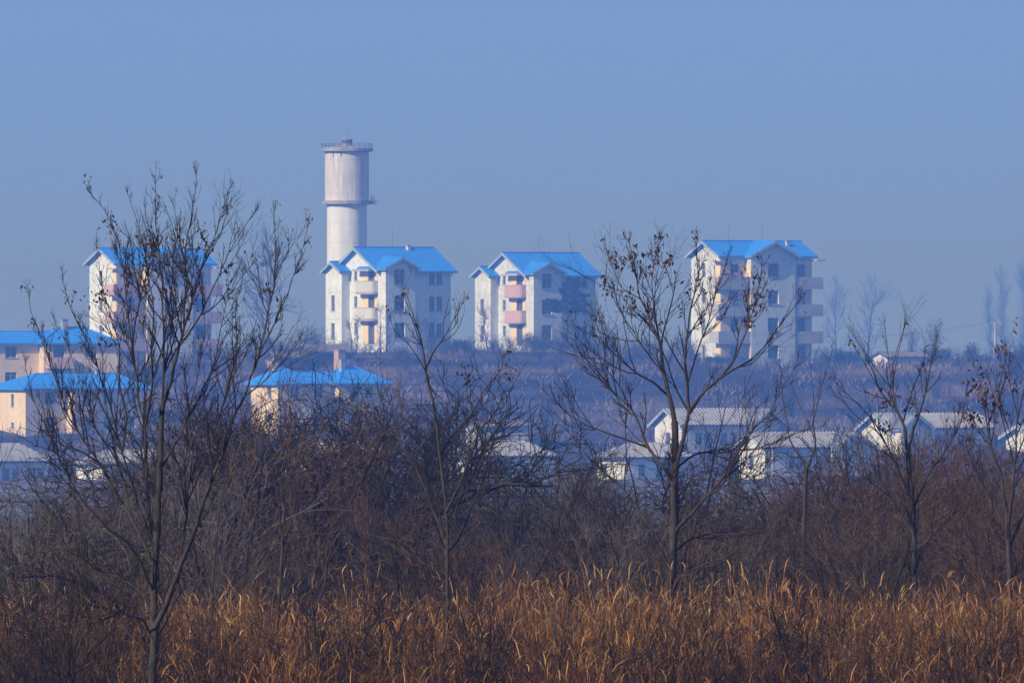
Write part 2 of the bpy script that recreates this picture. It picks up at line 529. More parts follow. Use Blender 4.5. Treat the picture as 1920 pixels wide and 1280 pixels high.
def gable_roof(rb, fb, u0, u1, y0, y1, z_r, slope, oh_g=0.5, oh_e=0.5, t=0.14, axis='x', verge0=True, verge1=True, sb=None):
    """two roof slabs with ridge along axis; rb roof mesh, fb fascia mesh; u range gets the gable overhang"""
    a0, a1 = u0 - (oh_g if verge0 else 0), u1 + (oh_g if verge1 else 0)
    c = (y0 + y1) / 2
    hw = (y1 - y0) / 2 + oh_e
    ze = z_r - slope * hw
    def P(u, y, z): return (u, y, z) if axis == 'x' else (y, u, z)
    for s in (-1, 1):
        rb.slab([P(a0, c, z_r), P(a1, c, z_r), P(a1, c + s * hw, ze), P(a0, c + s * hw, ze)], t)
        if sb is not None:
            tile_rows(sb, P(a0, c + s * 0.12, z_r - slope * 0.12), P(a1, c + s * 0.12, z_r - slope * 0.12), P(a1, c + s * hw, ze), P(a0, c + s * hw, ze), 0.62, 0.045, 0.03)
    rb.bar(P(a0 - 0.01, c, z_r + 0.015), P(a1 + 0.01, c, z_r + 0.015), 0.22, 0.09)
    if fb is not None:
        for flag, u, o in ((verge0, a0, -1), (verge1, a1, 1)):
            if not flag: continue
            for s in (-1, 1):
                p = [P(u, c, z_r - 0.02), P(u, c + s * (hw + 0.02), ze - 0.02), P(u, c + s * (hw + 0.02), ze - 0.30), P(u, c, z_r - 0.30)]
                q = [P(u + o * 0.05, c, z_r - 0.02), P(u + o * 0.05, c + s * (hw + 0.02), ze - 0.02), P(u + o * 0.05, c + s * (hw + 0.02), ze - 0.30), P(u + o * 0.05, c, z_r - 0.30)]
                fb.hexa(p + q)
        for s in (-1, 1):
            fb.bar(P(a0 + 0.02, c + s * (hw - 0.08), ze - 0.14), P(a1 - 0.02, c + s * (hw - 0.08), ze - 0.14), 0.1, 0.16)
    return ze


def hip_roof(rb, u0, u1, y0, y1, z_e, rise, run0, run1, t=0.14, sb=None):
    """hip roof over the eave rectangle; ridge along x"""
    c = (y0 + y1) / 2
    zr = z_e + rise
    r0, r1 = (u0 + run0, c, zr), (u1 - run1, c, zr)
    A, B, C, D = (u0, y0, z_e), (u1, y0, z_e), (u1, y1, z_e), (u0, y1, z_e)
    rb.slab([A, B, r1, r0], t); rb.slab([C, D, r0, r1], t)
    rb.slab([B, C, r1], t); rb.slab([D, A, r0], t)
    if sb is not None:
        n = int((u1 - u0) / 0.62); hw = (y1 - y0) / 2
        for sg in (-1, 1):
            for k in range(n):
                x = u0 + (k + 0.5) * (u1 - u0) / n
                tt = min(1.0, (x - u0) / run0 if run0 > 0 else 1.0, (u1 - x) / run1 if run1 > 0 else 1.0) - 0.05
                if tt > 0.12:
                    tile_rows(sb, (x - 0.3, c + sg * hw * (1 - tt), z_e + rise * tt), (x + 0.3, c + sg * hw * (1 - tt), z_e + rise * tt), (x + 0.3, c + sg * hw, z_e), (x - 0.3, c + sg * hw, z_e), 0.5, 0.045, 0.03)
    for p, q in ((A, r0), (D, r0), (B, r1), (C, r1), (r0, r1)):
        rb.bar(Vector(p) + Vector((0, 0, 0.015)), Vector(q) + Vector((0, 0, 0.015)), 0.18, 0.08)


def round_balcony(root, u, ya, yb, zf, out, pm, hgt=1.05, label=None):
    """balcony on a left gable wall (plane x=u) with a curved parapet > parapet, slab"""
    n = 10
    yc, hw = (ya + yb) / 2, abs(yb - ya) / 2
    def ring(off, inset=0.0):
        pts = []
        for k in range(n + 1):
            a = math.pi * k / n
            e = 0.45
            cx, sx_ = math.cos(a), math.sin(a)
            pts.append((u - (out + off) * (abs(sx_) ** e), yc + (hw + off) * math.copysign(abs(cx) ** e, cx)))
        return pts
    outer, inner, lip = ring(0), ring(-0.10), ring(0.05)
    s = MB()
    s.slab([(x, y, zf) for x, y in lip], 0.16)
    so = s.build('balcony', M['concrete'], root)
    p = MB()
    for k in range(n):
        o0, o1, i0, i1 = outer[k], outer[k + 1], inner[k], inner[k + 1]
        p.hexa([(o0[0], o0[1], zf + 0.004), (o1[0], o1[1], zf + 0.004), (i1[0], i1[1], zf + 0.004), (i0[0], i0[1], zf + 0.004),
                (o0[0], o0[1], zf + hgt), (o1[0], o1[1], zf + hgt), (i1[0], i1[1], zf + hgt), (i0[0], i0[1], zf + hgt)])
    p.build('parapet', pm, so)
    c = MB()
    lo, li = ring(0.03), ring(-0.13)
    for k in range(n):
        o0, o1, i0, i1 = lo[k], lo[k + 1], li[k], li[k + 1]
        c.hexa([(o0[0], o0[1], zf + hgt + 0.003), (o1[0], o1[1], zf + hgt + 0.003), (i1[0], i1[1], zf + hgt + 0.003), (i0[0], i0[1], zf + hgt + 0.003),
                (o0[0], o0[1], zf + hgt + 0.07), (o1[0], o1[1], zf + hgt + 0.07), (i1[0], i1[1], zf + hgt + 0.07), (i0[0], i0[1], zf + hgt + 0.07)])
    c.build('coping', M['pink_paint'], so)
    b2 = MB()
    b3 = [(x, y, zf - 0.164) for x, y in ring(0.03)]
    b2.slab(b3, 0.07)
    b2.build('slab_edge', M['pink_paint'], so)
    return so


def chimney(root, x, y, z0, h, w=0.4, mat=None, cap=True, label=None):
    c = MB(); c.box(x - w / 2, x + w / 2, y - w / 2, y + w / 2, z0, z0 + h)
    o = c.build('chimney', mat or M['concrete'], root)
    if cap:
        k = MB(); k.box(x - w * 0.68, x + w * 0.68, y - w * 0.68, y + w * 0.68, z0 + h + 0.002, z0 + h + 0.1)
        k.build('chimney_cap', M['stained_concrete'], o)
    return o


# ---------------------------------------------------------------- three-storey blocks on the hill
def small_block(px, py, Y, label, parapets, wall, roof_mark=False, chim=True):
    """px,py: foot of the middle of the lit gable"""
    root = empty('apartment_building', at(px, py, Y), math.radians(35))
    tag(root, label, 'apartment block', 'three storey apartment blocks on the hill')
    HD, L, HE, ZR, SL = 3.72, 8.9, 8.05, 10.2, 0.576
    w = MB(); yb = MB()
    FL = [0.25, 2.95, 5.65]
    # main body; the lit gable has narrow windows, the front wall double windows
    gh = []
    for z in FL:
        gh.append((HD + 0.0 - 0.62, z + 1.15, HD - 0.08, z + 2.25, 'window'))
        gh.append((HD + 2.0 - 0.05, z + 0.12, HD + 2.0 + 1.05, z + 2.35, 'door'))
    fh = []
    for z in FL:
        fh.append((6.25, z + 0.75, 6.95, z + 2.25, 'window'))
        fh.append((7.15, z + 0.75, 7.85, z + 2.25, 'window'))
    body(root, w, 0, L, -HD, HD, HE, {LEFT: gh, FRONT: fh})
    ze_wall = HE
    gable_end(w, 0, -HD, HD, ze_wall, ZR - 0.16)
    gable_end(w, L, -HD, HD, ze_wall, ZR - 0.16)
    # projecting bay with its own small gable on the front
    bh = [(1.05, z + 0.75, 2.35, z + 2.3, 'window') for z in FL]
    body(root, w, 0.012, 3.65, -HD - 1.3, -HD, HE, {FRONT: bh}, skip=(BACK,))
    gable_end(w, -HD - 1.3, 0.012, 3.65, HE, HE + 0.95, 'y')
    # stair wing on the gable
    wh = [(1.0, 0.95, 1.62, 2.5, 'window'), (1.0, 3.75, 1.62, 5.3, 'window')]
    body(root, w, -1.0, 0.0, 1.4, 4.3, 7.75, {LEFT: wh}, skip=(RIGHT,))
    gable_end(w, -1.0, 1.4, 4.3, 7.75, 8.55)
    w.build('wall', wall, root)
    # yellow painted field round the balcony doors
    for z in FL:
        for ya, yb_ in ((-1.95, -0.95), (-HD + 0.12, -3.05)):
            y = MB(); y.box(-0.03, -0.004, ya, yb_, z + 0.1, z + 2.45)
            y.build('painted_panel', M['yellow_paint'], root)
    # roof
    r = MB(); f = MB(); sb = MB()
    gable_roof(r, f, 0, L, -HD, HD, ZR, SL, sb=sb)
    gable_roof(r, f, -HD - 1.3, -0.4, -0.1, 3.76, HE + 1.12, 0.5, oh_g=0.45, oh_e=0.3, axis='y', verge1=False)
    gable_roof(r, f, -1.0, -0.055, 1.4, 4.3, 8.75, 0.55, oh_g=0.45, oh_e=0.35, verge1=False)
    ro = r.build('roof', M['blue_roof'], root)
    so_ = sb.build('roof_seams', M['blue_roof'], ro); so_['kind'] = 'stuff'
    f.build('fascia', M['fascia'], root)
    # balconies
    for z, pm in zip(FL[1:], parapets):
        round_balcony(root, 0, -HD + 0.05, -0.55, z, 0.85, pm)
    s = MB()
    s.slab([(-1.0, -0.4, 7.95), (0.0, -0.4, 7.95), (0.0, -HD + 0.3, 7.95), (-1.0, -HD + 0.3, 7.95)], 0.22)
    s.build('canopy', M['concrete'] if not roof_mark else M['pink_paint'], root)
    if chim: chimney(ro, 5.9, -0.45, ZR - 0.5, 0.62, 0.34, M['cottage_wall'])
    # thin floor lines (render joints) stand a little proud
    j = MB()
    for z in FL[1:]:
        j.box(-0.012, -0.003, -0.3, 1.38, z - 0.06, z - 0.02)
        j.box(-1.012, -1.003, 1.45, 4.25, z - 0.06, z - 0.02)
    j.build('floor_line', M['concrete'], root)
    # drain pipe under the right eave
    d = MB(); d.tube([(L + 0.08, -HD - 0.1, HE - 0.1), (L + 0.08, -HD - 0.1, HE - 0.75)], 0.06)
    d.build('drain_pipe', M['dark_metal'], root)
    a_ = MB(); a_.tube([(4.3, 0, ZR), (4.25, 0, ZR + 1.9)], 0.02, 4)
    a_.build('aerial', M['dark_metal'], root)
    return root


B2 = small_block(670.6, 652, 1080, 'three storey white block with blue roof right below the water tower',
                 [M['pale_green'], M['pale_green']], M['white_wall'])
B3 = small_block(949.0, 655, 1122, 'weathered three storey block with pink balconies behind the dark pine',
                 [M['pink_paint'], M['pink_paint']], M['grey_wall'], roof_mark=True, chim=False)


# ---------------------------------------------------------------- four-storey blocks
def tall_block(px, py, Y, label, pink, wall, tallpipe=False):
    root = empty('apartment_building', at(px, py, Y), math.radians(33))
    tag(root, label, 'apartment block', 'four storey apartment blocks at either side of the hill')
    HD, L, HE, ZR, SL = 2.7, 11.4, 11.85, 13.25, 0.5
    BL, BR, BP = 3.06, 8.55, 1.1
    FL = [0.05 + 2.8 * k for k in range(4)]
    w = MB()
    gh = []; fh = []; bh = []
    for z in FL:
        gh.append((1.95, z + 1.1, 2.6, z + 2.45, 'window'))
        fh += [(1.25, z + 0.15, 2.2, z + 2.35, 'door'), (BR + 1.0, z + 0.15, BR + 2.0, z + 2.35, 'door')]
        bh.append((2.1, z + 1.05, 3.45, z + 2.45, 'window'))
    body(root, w, 0, L, -HD, HD, HE, {LEFT: gh, FRONT: fh})
    gable_end(w, 0, -HD, HD, HE, ZR - 0.15)
    gable_end(w, L, -HD, HD, HE, ZR - 0.15)
    body(root, w, BL, BR, -HD - BP, -HD, HE, {FRONT: bh}, skip=(BACK,))
    gable_end(w, -HD - BP, BL, BR, HE, ZR - 0.17, 'y')
    w.build('wall', wall, root)
    r = MB(); f = MB(); sb = MB()
    gable_roof(r, f, 0, L, -HD, HD, ZR, SL, oh_e=0.45, sb=sb)
    gable_roof(r, f, -HD - BP, -0.2, BL, BR, ZR - 0.02, SL, oh_e=0.35, axis='y', verge1=False)
    ro = r.build('roof', M['blue_roof'], root)
    so_ = sb.build('roof_seams', M['blue_roof'], ro); so_['kind'] = 'stuff'
    f.build('fascia', M['fascia'], root)
    for k, z in enumerate(FL):
        # yellow strip on the gable beside each balcony door, cream back wall of the balcony
        y = MB(); y.box(-0.03, -0.004, -HD + 0.03, -HD + 0.72, z + 0.12, z + 2.5)
        y.build('painted_panel', M['yellow_paint'], root)
        for xa, xb in ((0.04, 1.2), (2.25, BL - 0.02), (BR + 2.05, L - 0.04)):
            y = MB(); y.box(xa, xb, -HD - 0.03, -HD - 0.004, z + 0.12, z + 2.5)
            y.build('painted_panel', M['cream_wall'], root)
        y = MB()
        y.box(BL - 0.03, BL - 0.004, -HD - BP + 0.05, -HD - 0.05, z + 0.9, z + 2.4)
        y.build('painted_panel', M['yellow_paint'], root)
        for side in (0, 1):
            if k == 0 and side == 0 and False: continue
            yo = -HD - 1.02
            if side == 0: poly = [(-0.95, -HD + 0.75), (-0.95, yo), (BL - 0.035, yo), (BL - 0.035, -HD - 0.035), (-0.035, -HD - 0.035), (-0.035, -HD + 0.75)]
            else: poly = [(BR + 0.005, yo), (L + 0.75, yo), (L + 0.75, -HD + 0.3), (L + 0.005, -HD + 0.3), (L + 0.005, -HD - 0.035), (BR + 0.005, -HD - 0.035)]
            s = MB(); s.slab([(a_, b_, z) for a_, b_ in poly], 0.15)
            so = s.build('balcony', M['concrete'], root)
            p = MB()
            h = 1.05
            if side == 0:
                p.box(-0.94, -0.84, yo + 0.1, -HD + 0.74, z + 0.003, z + h)
                p.box(-0.94, BL - 0.04, yo - 0.012, yo + 0.09, z + 0.003, z + h)
            else:
                p.box(BR + 0.01, L + 0.74, yo - 0.012, yo + 0.09, z + 0.003, z + h)
                p.box(L + 0.64, L + 0.74, yo + 0.1, -HD + 0.29, z + 0.003, z + h)
            p.build('parapet', (M['pink_paint'] if pink else (M['faded_pink'] if (k + side) % 3 == 1 else M['concrete'])), so)
            q = MB()
            if side == 0: q.box(-0.97, BL - 0.04, yo - 0.05, yo + 0.1, z - 0.2, z - 0.152)
            else: q.box(BR + 0.01, L + 0.77, yo - 0.05, yo + 0.1, z - 0.2, z - 0.152)
            q.build('slab_edge', M['pink_paint'] if pink else M['concrete'], so)
    c = MB()
    c.slab([(-0.7, -HD + 0.7, 11.2), (-0.03, -HD + 0.7, 11.2), (-0.03, -HD - 0.95, 11.2), (-0.7, -HD - 0.95, 11.2)], 0.14)
    c.build('canopy', M['pink_paint'], root)
    c = MB()
    c.slab([(L + 0.03, -HD + 0.3, 11.3), (L + 1.15, -HD + 0.3, 11.3), (L + 1.15, -HD - 0.95, 11.3), (L + 0.03, -HD - 0.95, 11.3)], 0.14)
    c.build('canopy', M['concrete'], root)
    if tallpipe:
        ch = MB(); ch.tube([(9.6, -0.5, ZR - 0.4), (9.6, -0.5, ZR + 0.75)], 0.17, 8)
        cho = ch.build('chimney', M['cottage_wall'], ro)
        k2 = MB()
        for q in range(4): k2.tube([(9.6, -0.5, ZR - 0.1 + 0.22 * q), (9.6, -0.5, ZR - 0.02 + 0.22 * q)], 0.19, 8)
        k2.build('chimney_band', M['stained_concrete'], cho)
    else:
        chimney(ro, 9.5, -1.0, ZR - 0.75, 0.75, 0.34, M['concrete'])
    j = MB()
    for z in FL[1:]: j.box(-0.012, -0.003, -HD + 0.8, HD - 0.02, z - 0.05, z - 0.015)
    j.build('floor_line', M['concrete'], root)
    for ax in (3.0, 7.2):
        a_ = MB(); a_.tube([(ax, 0.2, ZR), (ax + 0.03, 0.2, ZR + 1.7)], 0.02, 4)
        a_.build('aerial', M['dark_metal'], root)
    return root


B1 = tall_block(193, 706, 1100, 'four storey block with pink balconies behind the tall bare tree at left', True, M['white_wall'], True)
B4 = tall_block(1323.5, 692, 1100, 'four storey block with washing on its balconies at right', False, M['grey_wall'])

# washing hung on the balconies of the right block: things that hang there
def on_block(root, x, y, z): return root.matrix_basis @ Vector((x, y, z))
def washing(x0, x1, z0, z1, mat, label, n):
    mb = MB()
    k = max(3, int((x1 - x0) / 0.18))
    xs = [x0 + (x1 - x0) * i / k for i in range(k + 1)]
    cols = []
    for i, x in enumerate(xs):
        off = 0.03 * math.sin(i * 1.9 + n)
        cols.append(((x, -3.72 - 0.06 + off, z1), (x + 0.02 * math.cos(i), -3.72 - 0.08 + off * 1.6, z0 + 0.05 * math.sin(i * 2.3))))
    for i in range(k):
        a_, b_ = cols[i]; c, d = cols[i + 1]
        mb.hexa([b_, d, (d[0], d[1] + 0.02, d[2]), (b_[0], b_[1] + 0.02, b_[2]), a_, c, (c[0], c[1] + 0.02, c[2]), (a_[0], a_[1] + 0.02, a_[2])])
    o = mb.build('laundry', mat, None, loc=B4.location, rz=B4.rotation_euler.z)
    tag(o, label, 'laundry', 'washing on the balconies')
washing(0.95, 1.6, 9.62, 9.98, M['cloth_red'], 'dull red cloth hung over the top balcony of the right block', 1)
washing(1.75, 2.1, 9.6, 10.1, M['cloth_dark'], 'dark cloth hung on the right end of the top balcony', 2)
washing(-0.45, 0.4, 9.62, 9.9, M['cloth_dark'], 'dark bedding laid on the left end of the top balcony', 5)
washing(1.1, 1.6, 6.72, 6.95, M['cloth_green'], 'green cloth hung over the second balcony from the top', 3)
washing(0.3, 0.85, 6.78, 7.0, M['cloth_red'], 'red cloth on the second balcony from the top left of the green one', 4)

# ---------------------------------------------------------------- water tower
tw = empty('water_tower', at(650.5, 655, 1125))
tag(tw, 'round white concrete water tower with a grey cap behind the block', 'water tower')
S = 1125 / F
def tz(py): return (655 - py) * S
R1, R2 = 37.5 * S, 41.3 * S
t = MB(); t.lathe([(R1, -2), (R1, tz(384))], 64); t.build('shaft', M['tower_shaft'], tw, True)
t = MB(); t.lathe([(R1 - 0.02, tz(384) + 0.003), (46.5 * S, tz(383)), (46.5 * S, tz(376.5)), (R2 - 0.02, tz(376.5))], 64)
t.build('ring_slab', M['stained_concrete'], tw)
t = MB(); t.lathe([(R2, tz(376.3)), (R2, tz(285.5))], 64); t.build('tank', M['tower_tank'], tw, True)
t = MB(); t.lathe([(R2 - 0.05, tz(285)), (49 * S, tz(284)), (49.5 * S, tz(279)), (46 * S, tz(277))], 64); t.build('roof_slab', M['stained_concrete'], tw)
t = MB(); t.lathe([(45.5 * S, tz(276.9)), (12 * S, tz(272.5))], 48); t.build('roof', M['stained_concrete'], tw)
t = MB(); t.lathe([(9 * S, tz(272.6)), (9 * S, tz(262.5))], 20); cb = t.build('lantern', M['stained_concrete'], tw)
t = MB(); t.lathe([(11.5 * S, tz(262.4)), (11.5 * S, tz(261.3)), (6 * S, tz(259.8))], 20); t.build('lantern_cap', M['stained_concrete'], cb)
for k in range(8):
    a_ = k * math.pi / 4 + 0.2
    t = MB(); t.box(-0.17, 0.17, -0.02, 0.02, 0, 0.36)
    t.build('lantern_opening', M['door_paint'], cb, loc=(math.cos(a_) * 9.05 * S, math.sin(a_) * 9.05 * S, tz(269.2)), rz=a_ + math.pi / 2)
rl = MB()
NP = 24
for k in range(NP):
    a_ = 2 * math.pi * k / NP
    p0 = (math.cos(a_) * 47.5 * S, math.sin(a_) * 47.5 * S)
    a2 = 2 * math.pi * (k + 1) / NP
    p1 = (math.cos(a2) * 47.5 * S, math.sin(a2) * 47.5 * S)
    rl.tube([(p0[0], p0[1], tz(278.2)), (p0[0], p0[1], tz(269.0 + (k % 5) * 0.5))], 0.022, 4)
    if k % 7 != 3:
        rl.tube([(p0[0], p0[1], tz(269.6)), (p1[0], p1[1], tz(269.9))], 0.016, 4)
        rl.tube([(p0[0], p0[1], tz(273.6)), (p1[0], p1[1], tz(273.4))], 0.014, 4)
rl.build('railing', M['dark_metal'], tw)
t = MB(); t.tube([(0.1, 0, tz(260)), (0.1, 0, tz(241))], 0.022, 5); t.build('lightning_rod', M['dark_metal'], tw)
for py in (300, 331, 362):
    t = MB(); t.lathe([(R2 + 0.012, tz(py + 0.35)), (R2 + 0.012, tz(py))], 64); t.build('joint', M['stained_concrete'], tw)
for py in (420, 455):
    t = MB(); t.lathe([(R1 + 0.012, tz(py + 0.35)), (R1 + 0.012, tz(py))], 64); t.build('joint', M['stained_concrete'], tw)
rs = random.Random(4)
for k in range(2):                                           # weep stains under the cap
    a_ = math.radians(234 + 22 * k)
    t = MB(); t.box(-0.05, 0.05, -0.012, 0.012, 0, 0.62)
    t.build('drain_spout', M['dark_metal'], tw, loc=(math.cos(a_) * (R2 + 0.004), math.sin(a_) * (R2 + 0.004), tz(295)), rz=a_ + math.pi / 2)


# ---------------------------------------------------------------- blue-roofed cream houses
def cream_house(px, py, Y, label, parts, HE, chim, pink=None, rz=35, wall='cream_wall'):
    """px,py: foot of the front-left corner of the local origin; parts: list of dicts (u0,u1,y0,y1,rise,run0,run1,holes)"""
    root = empty('house', at(px, py, Y), math.radians(rz))
    tag(root, label, 'house', 'cream houses with blue roofs')
    w = MB(); r = MB(); sb = MB()
    for q in parts:
        body(root, w, q['u0'], q['u1'], q['y0'], q['y1'], HE, q.get('holes', {}))
        oh = 0.5
        hip_roof(r, q['u0'] - oh, q['u1'] + oh, q['y0'] - oh, q['y1'] + oh, HE + 0.1 + q.get('dz', 0), q['rise'], q['run0'], q['run1'], sb=sb)
    w.build('wall', M[wall], root)
    ro = r.build('roof', M['blue_roof'], root)
    so_ = sb.build('roof_seams', M['blue_roof'], ro); so_['kind'] = 'stuff'
    for (x, y, z, h, wd) in chim: chimney(ro, x, y, z, h, wd, M['concrete'])
    return root


def balcony_box(root, u0, u1, y0, z, pm):
    s = MB(); s.slab([(u0, y0, z), (u1, y0, z), (u1, y0 - 0.9, z), (u0, y0 - 0.9, z)][::-1], 0.14)
    so = s.build('balcony', M['concrete'], root)
    p = MB()
    p.box(u0 + 0.02, u1 - 0.02, y0 - 0.89, y0 - 0.79, z + 0.003, z + 0.95)
    p.box(u0 + 0.02, u0 + 0.12, y0 - 0.785, y0 - 0.01, z + 0.003, z + 0.95)
    p.box(u1 - 0.12, u1 - 0.02, y0 - 0.785, y0 - 0.01, z + 0.003, z + 0.95)
    p.build('parapet', pm, so)


def two(a_, b_, st='window', lo=0.95, hi=2.05, f2=2.5):
    return [(a_, lo, b_, hi, st), (a_, lo + f2, b_, hi + f2, st)]


H1 = cream_house(82, 737, 1040, 'cream two storey house with blue hip roof and chimney at left edge', [
    dict(u0=0, u1=7.5, y0=0, y1=5, rise=1.55, run0=3, run1=3, holes={FRONT: two(4.3, 5.5) + two(1.0, 2.1, 'door', 0.15, 2.3)}),
    dict(u0=-6.2, u1=-0.01, y0=1.36, y1=4.9, rise=1.15, run0=0.3, run1=-1.6, holes={FRONT: two(2.7, 3.9)}, dz=-0.012),
    dict(u0=-13.5, u1=-6.2, y0=1.30, y1=5, rise=1.65, run0=3, run1=3, holes={FRONT: two(4.3, 5.5)}, dz=-0.006)],
    4.8, [(2.9, 2.2, 5.8, 1.35, 0.55)], rz=22)
balcony_box(H1, 0.25, 2.9, 0, 2.55, M['pink_paint'])
H2 = cream_house(48, 822, 1010, 'cream two storey house with long blue roof, front of the left pair', [
    dict(u0=0, u1=4.6, y0=0, y1=6, rise=1.4, run0=3.5, run1=-2.5, holes={FRONT: two(2.2, 3.4, f2=2.35), LEFT: [(3.4, 3.0, 3.95, 4.2, 'window'), (3.4, 0.9, 3.95, 1.5, 'window')]}),
    dict(u0=4.6, u1=12.9, y0=-0.9, y1=6.0, rise=1.41, run0=2.2, run1=1.8, holes={FRONT: two(1.2, 2.2, 'door', 0.15, 2.25, 2.35) + two(3.6, 4.7, f2=2.35) + two(6.2, 7.2, f2=2.35)}, dz=0.008)],
    4.65, [(9.6, 2.4, 5.6, 0.85, 0.5)])
balcony_box(H2, 4.4, 6.9, -0.91, 2.1, M['pink_paint'])
H3 = cream_house(521, 812, 1010, 'cream house with blue roof seen above the thicket in the middle', [
    dict(u0=0, u1=3.9, y0=0, y1=4.6, rise=1.55, run0=2.3, run1=2.3, holes={LEFT: two(2.9, 3.5, f2=2.35), FRONT: two(1.4, 2.4, f2=2.35)}),
    dict(u0=3.91, u1=7.0, y0=1.1, y1=4.5, rise=1.15, run0=-1.5, run1=-1.5, holes={FRONT: two(1.0, 2.0, f2=2.35)}, dz=-0.01),
    dict(u0=7.01, u1=12.4, y0=0, y1=4.6, rise=1.6, run0=2.6, run1=2.6, holes={FRONT: two(1.3, 2.3, f2=2.35) + two(3.0, 3.9, f2=2.35)}, dz=0.007)],
    4.6, [(1.2, 2.3, 5.9, 1.1, 0.4), (8.6, 1.9, 5.7, 1.2, 0.42)], wall='cream_wall')


# ---------------------------------------------------------------- grey-tiled white cottages
def cottage(px, py, Y, label, L, HD, HE, rise, cross=(), holes=None, hip=None, rz=35, chim=None, porch=None):
    """px,py: foot of the middle of the left gable wall"""
    root = empty('cottage', at(px, py, Y), math.radians(rz))
    tag(root, label, 'cottage', 'white cottages with grey tiled roofs')
    w = MB(); r = MB(); tb = MB(); f = MB()
    body(root, w, 0, L, -HD, HD, HE, holes or {})
    ohg, ohe = 0.5, 0.5
    hw = HD + ohe
    sl = rise / hw
    ze = HE + 0.06 - sl * 0.0
    zr = ze + rise
    if hip is None:
        gable_end(w, 0, -HD, HD, HE, zr - 0.14); gable_end(w, L, -HD, HD, HE, zr - 0.14)
        gable_roof(r, f, 0, L, -HD, HD, zr, sl, ohg, ohe, 0.12)
        for s in (-1, 1):
            tile_rows(tb, (-ohg, s * 0.1, zr - sl * 0.1), (L + ohg, s * 0.1, zr - sl * 0.1), (L + ohg, s * hw, ze), (-ohg, s * hw, ze))
    else:
        r0, r1 = hip
        u0, u1 = -ohg, L + ohg
        hip_roof(r, u0, u1, -hw, hw, ze, rise, r0, r1, 0.12)
        n = int((u1 - u0) / 0.38)
        nr = Vector((0, -sl, 1)).normalized()
        for s in (-1, 1):
            for k in range(n):                       # rows run up the slope until they meet ridge or hip
                x = u0 + (k + 0.5) * (u1 - u0) / n
                tt = min(1.0, (x - u0) / max(r0, .01), (u1 - x) / max(r1, .01)) - 0.06
                if tt < 0.1: continue
                tile_rows(tb, (x - 0.19, s * hw * (1 - tt), ze + rise * tt), (x + 0.19, s * hw * (1 - tt), ze + rise * tt), (x + 0.19, s * hw, ze), (x - 0.19, s * hw, ze), 0.5)
        for e, (uu, rr, sg) in enumerate(((u0, r0, 1), (u1, r1, -1))):
            m_ = int(2 * hw / 0.38)
            for k in range(m_):
                y = -hw + (k + 0.5) * 2 * hw / m_
                tt = (1 - abs(y) / hw) - 0.06
                if tt < 0.1: continue
                tile_rows(tb, (uu + sg * rr * tt, y - 0.19, ze + rise * tt), (uu + sg * rr * tt, y + 0.19, ze + rise * tt), (uu, y + 0.19, ze), (uu, y - 0.19, ze), 0.5)
    for (uc, hwid, proj, fh) in cross:
        z2 = zr - 0.05
        body(root, w, uc - hwid + 0.35, uc + hwid - 0.35, -HD - proj, -HD, HE, {FRONT: fh}, skip=(BACK,))
        gable_end(w, -HD - proj, uc - hwid + 0.35, uc + hwid - 0.35, HE, HE + (rise - 0.1) * (hwid - 0.35) / hwid, 'y')
        s2 = (rise - 0.05) / hwid
        gable_roof(r, f, -HD - proj, -0.3, uc - hwid + 0.35, uc + hwid - 0.35, z2, s2, 0.5, 0.35, 0.12, axis='y', verge1=False)
        for s in (-1, 1):
            yv = -HD - proj - 0.5
            yi = -0.3
            tile_rows(tb, (uc + s * 0.1, yv, z2 - s2 * 0.1), (uc + s * 0.1, yi, z2 - s2 * 0.1), (uc + s * hwid, -hw, z2 - s2 * hwid), (uc + s * hwid, yv, z2 - s2 * hwid))
    if porch:
        for x in porch:
            c = MB(); c.box(x - 0.11, x + 0.11, -HD - 0.95, -HD - 0.73, -0.6, HE - 0.05)
            c.build('column', M['window_frame'], root)
    w.build('wall', M['cottage_wall'], root)
    ro = r.build('roof', M['tile_bed'], root)
    to = tb.build('roof_tiles', M['grey_tile'], ro)
    to['kind'] = 'stuff'
    if f.v: f.build('fascia', M['fascia'], root)
    if chim: chimney(ro, chim[0], chim[1], zr - 0.4, chim[2], 0.35, M['concrete'])
    return root


def pairs(xs, z0=0.95, z1=2.1, w=0.75): return [(x, z0, x + w, z1, 'window') for x in xs]


G5 = cottage(1253, 853, 1000, 'upper white cottage behind the trunk of the right foreground tree', 11.4, 2.15, 2.75, 1.6,
             cross=[(9.3, 2.1, 1.0, pairs([0.9, 1.85]))], holes={FRONT: pairs([1.6, 2.6, 4.6, 5.6]), LEFT: pairs([1.7])})
G6 = cottage(1410, 897, 970, 'white cottage with grey tiles and porch columns in front of the other right hand cottages', 10.7, 2.0, 2.75, 1.45,
             cross=[(9.3, 2.3, 1.0, pairs([1.0]))], holes={FRONT: pairs([2.7, 3.6, 5.8, 6.7]), LEFT: pairs([1.5])}, porch=[0.3, 7.0])
G7 = cottage(1643, 856, 1000, 'white cottage with bright lit gable wall and tiled roof at far right', 11.6, 2.2, 2.6, 1.45,
             cross=[(1.85, 1.95, 1.4, pairs([0.9]))], holes={FRONT: pairs([5.2, 6.1, 8.1, 9.0]), LEFT: [(0.45, 0.7, 1.0, 2.0, 'window')]}, chim=(10.8, 0.6, 0.5))
G8 = cottage(1912, 868, 1000, 'cottage cut off by the right edge of the picture', 9.0, 2.1, 2.4, 1.1, holes={FRONT: pairs([1.5, 3.5])})
G3 = cottage(868, 911, 960, 'white cottage with hipped grey roof in the centre behind the slender tree', 8.4, 2.25, 2.6, 1.5, hip=(2.7, 2.5),
             holes={LEFT: [(0.5, 0.1, 1.3, 2.1, 'door')], FRONT: pairs([1.6, 2.6, 5.0, 6.0])})
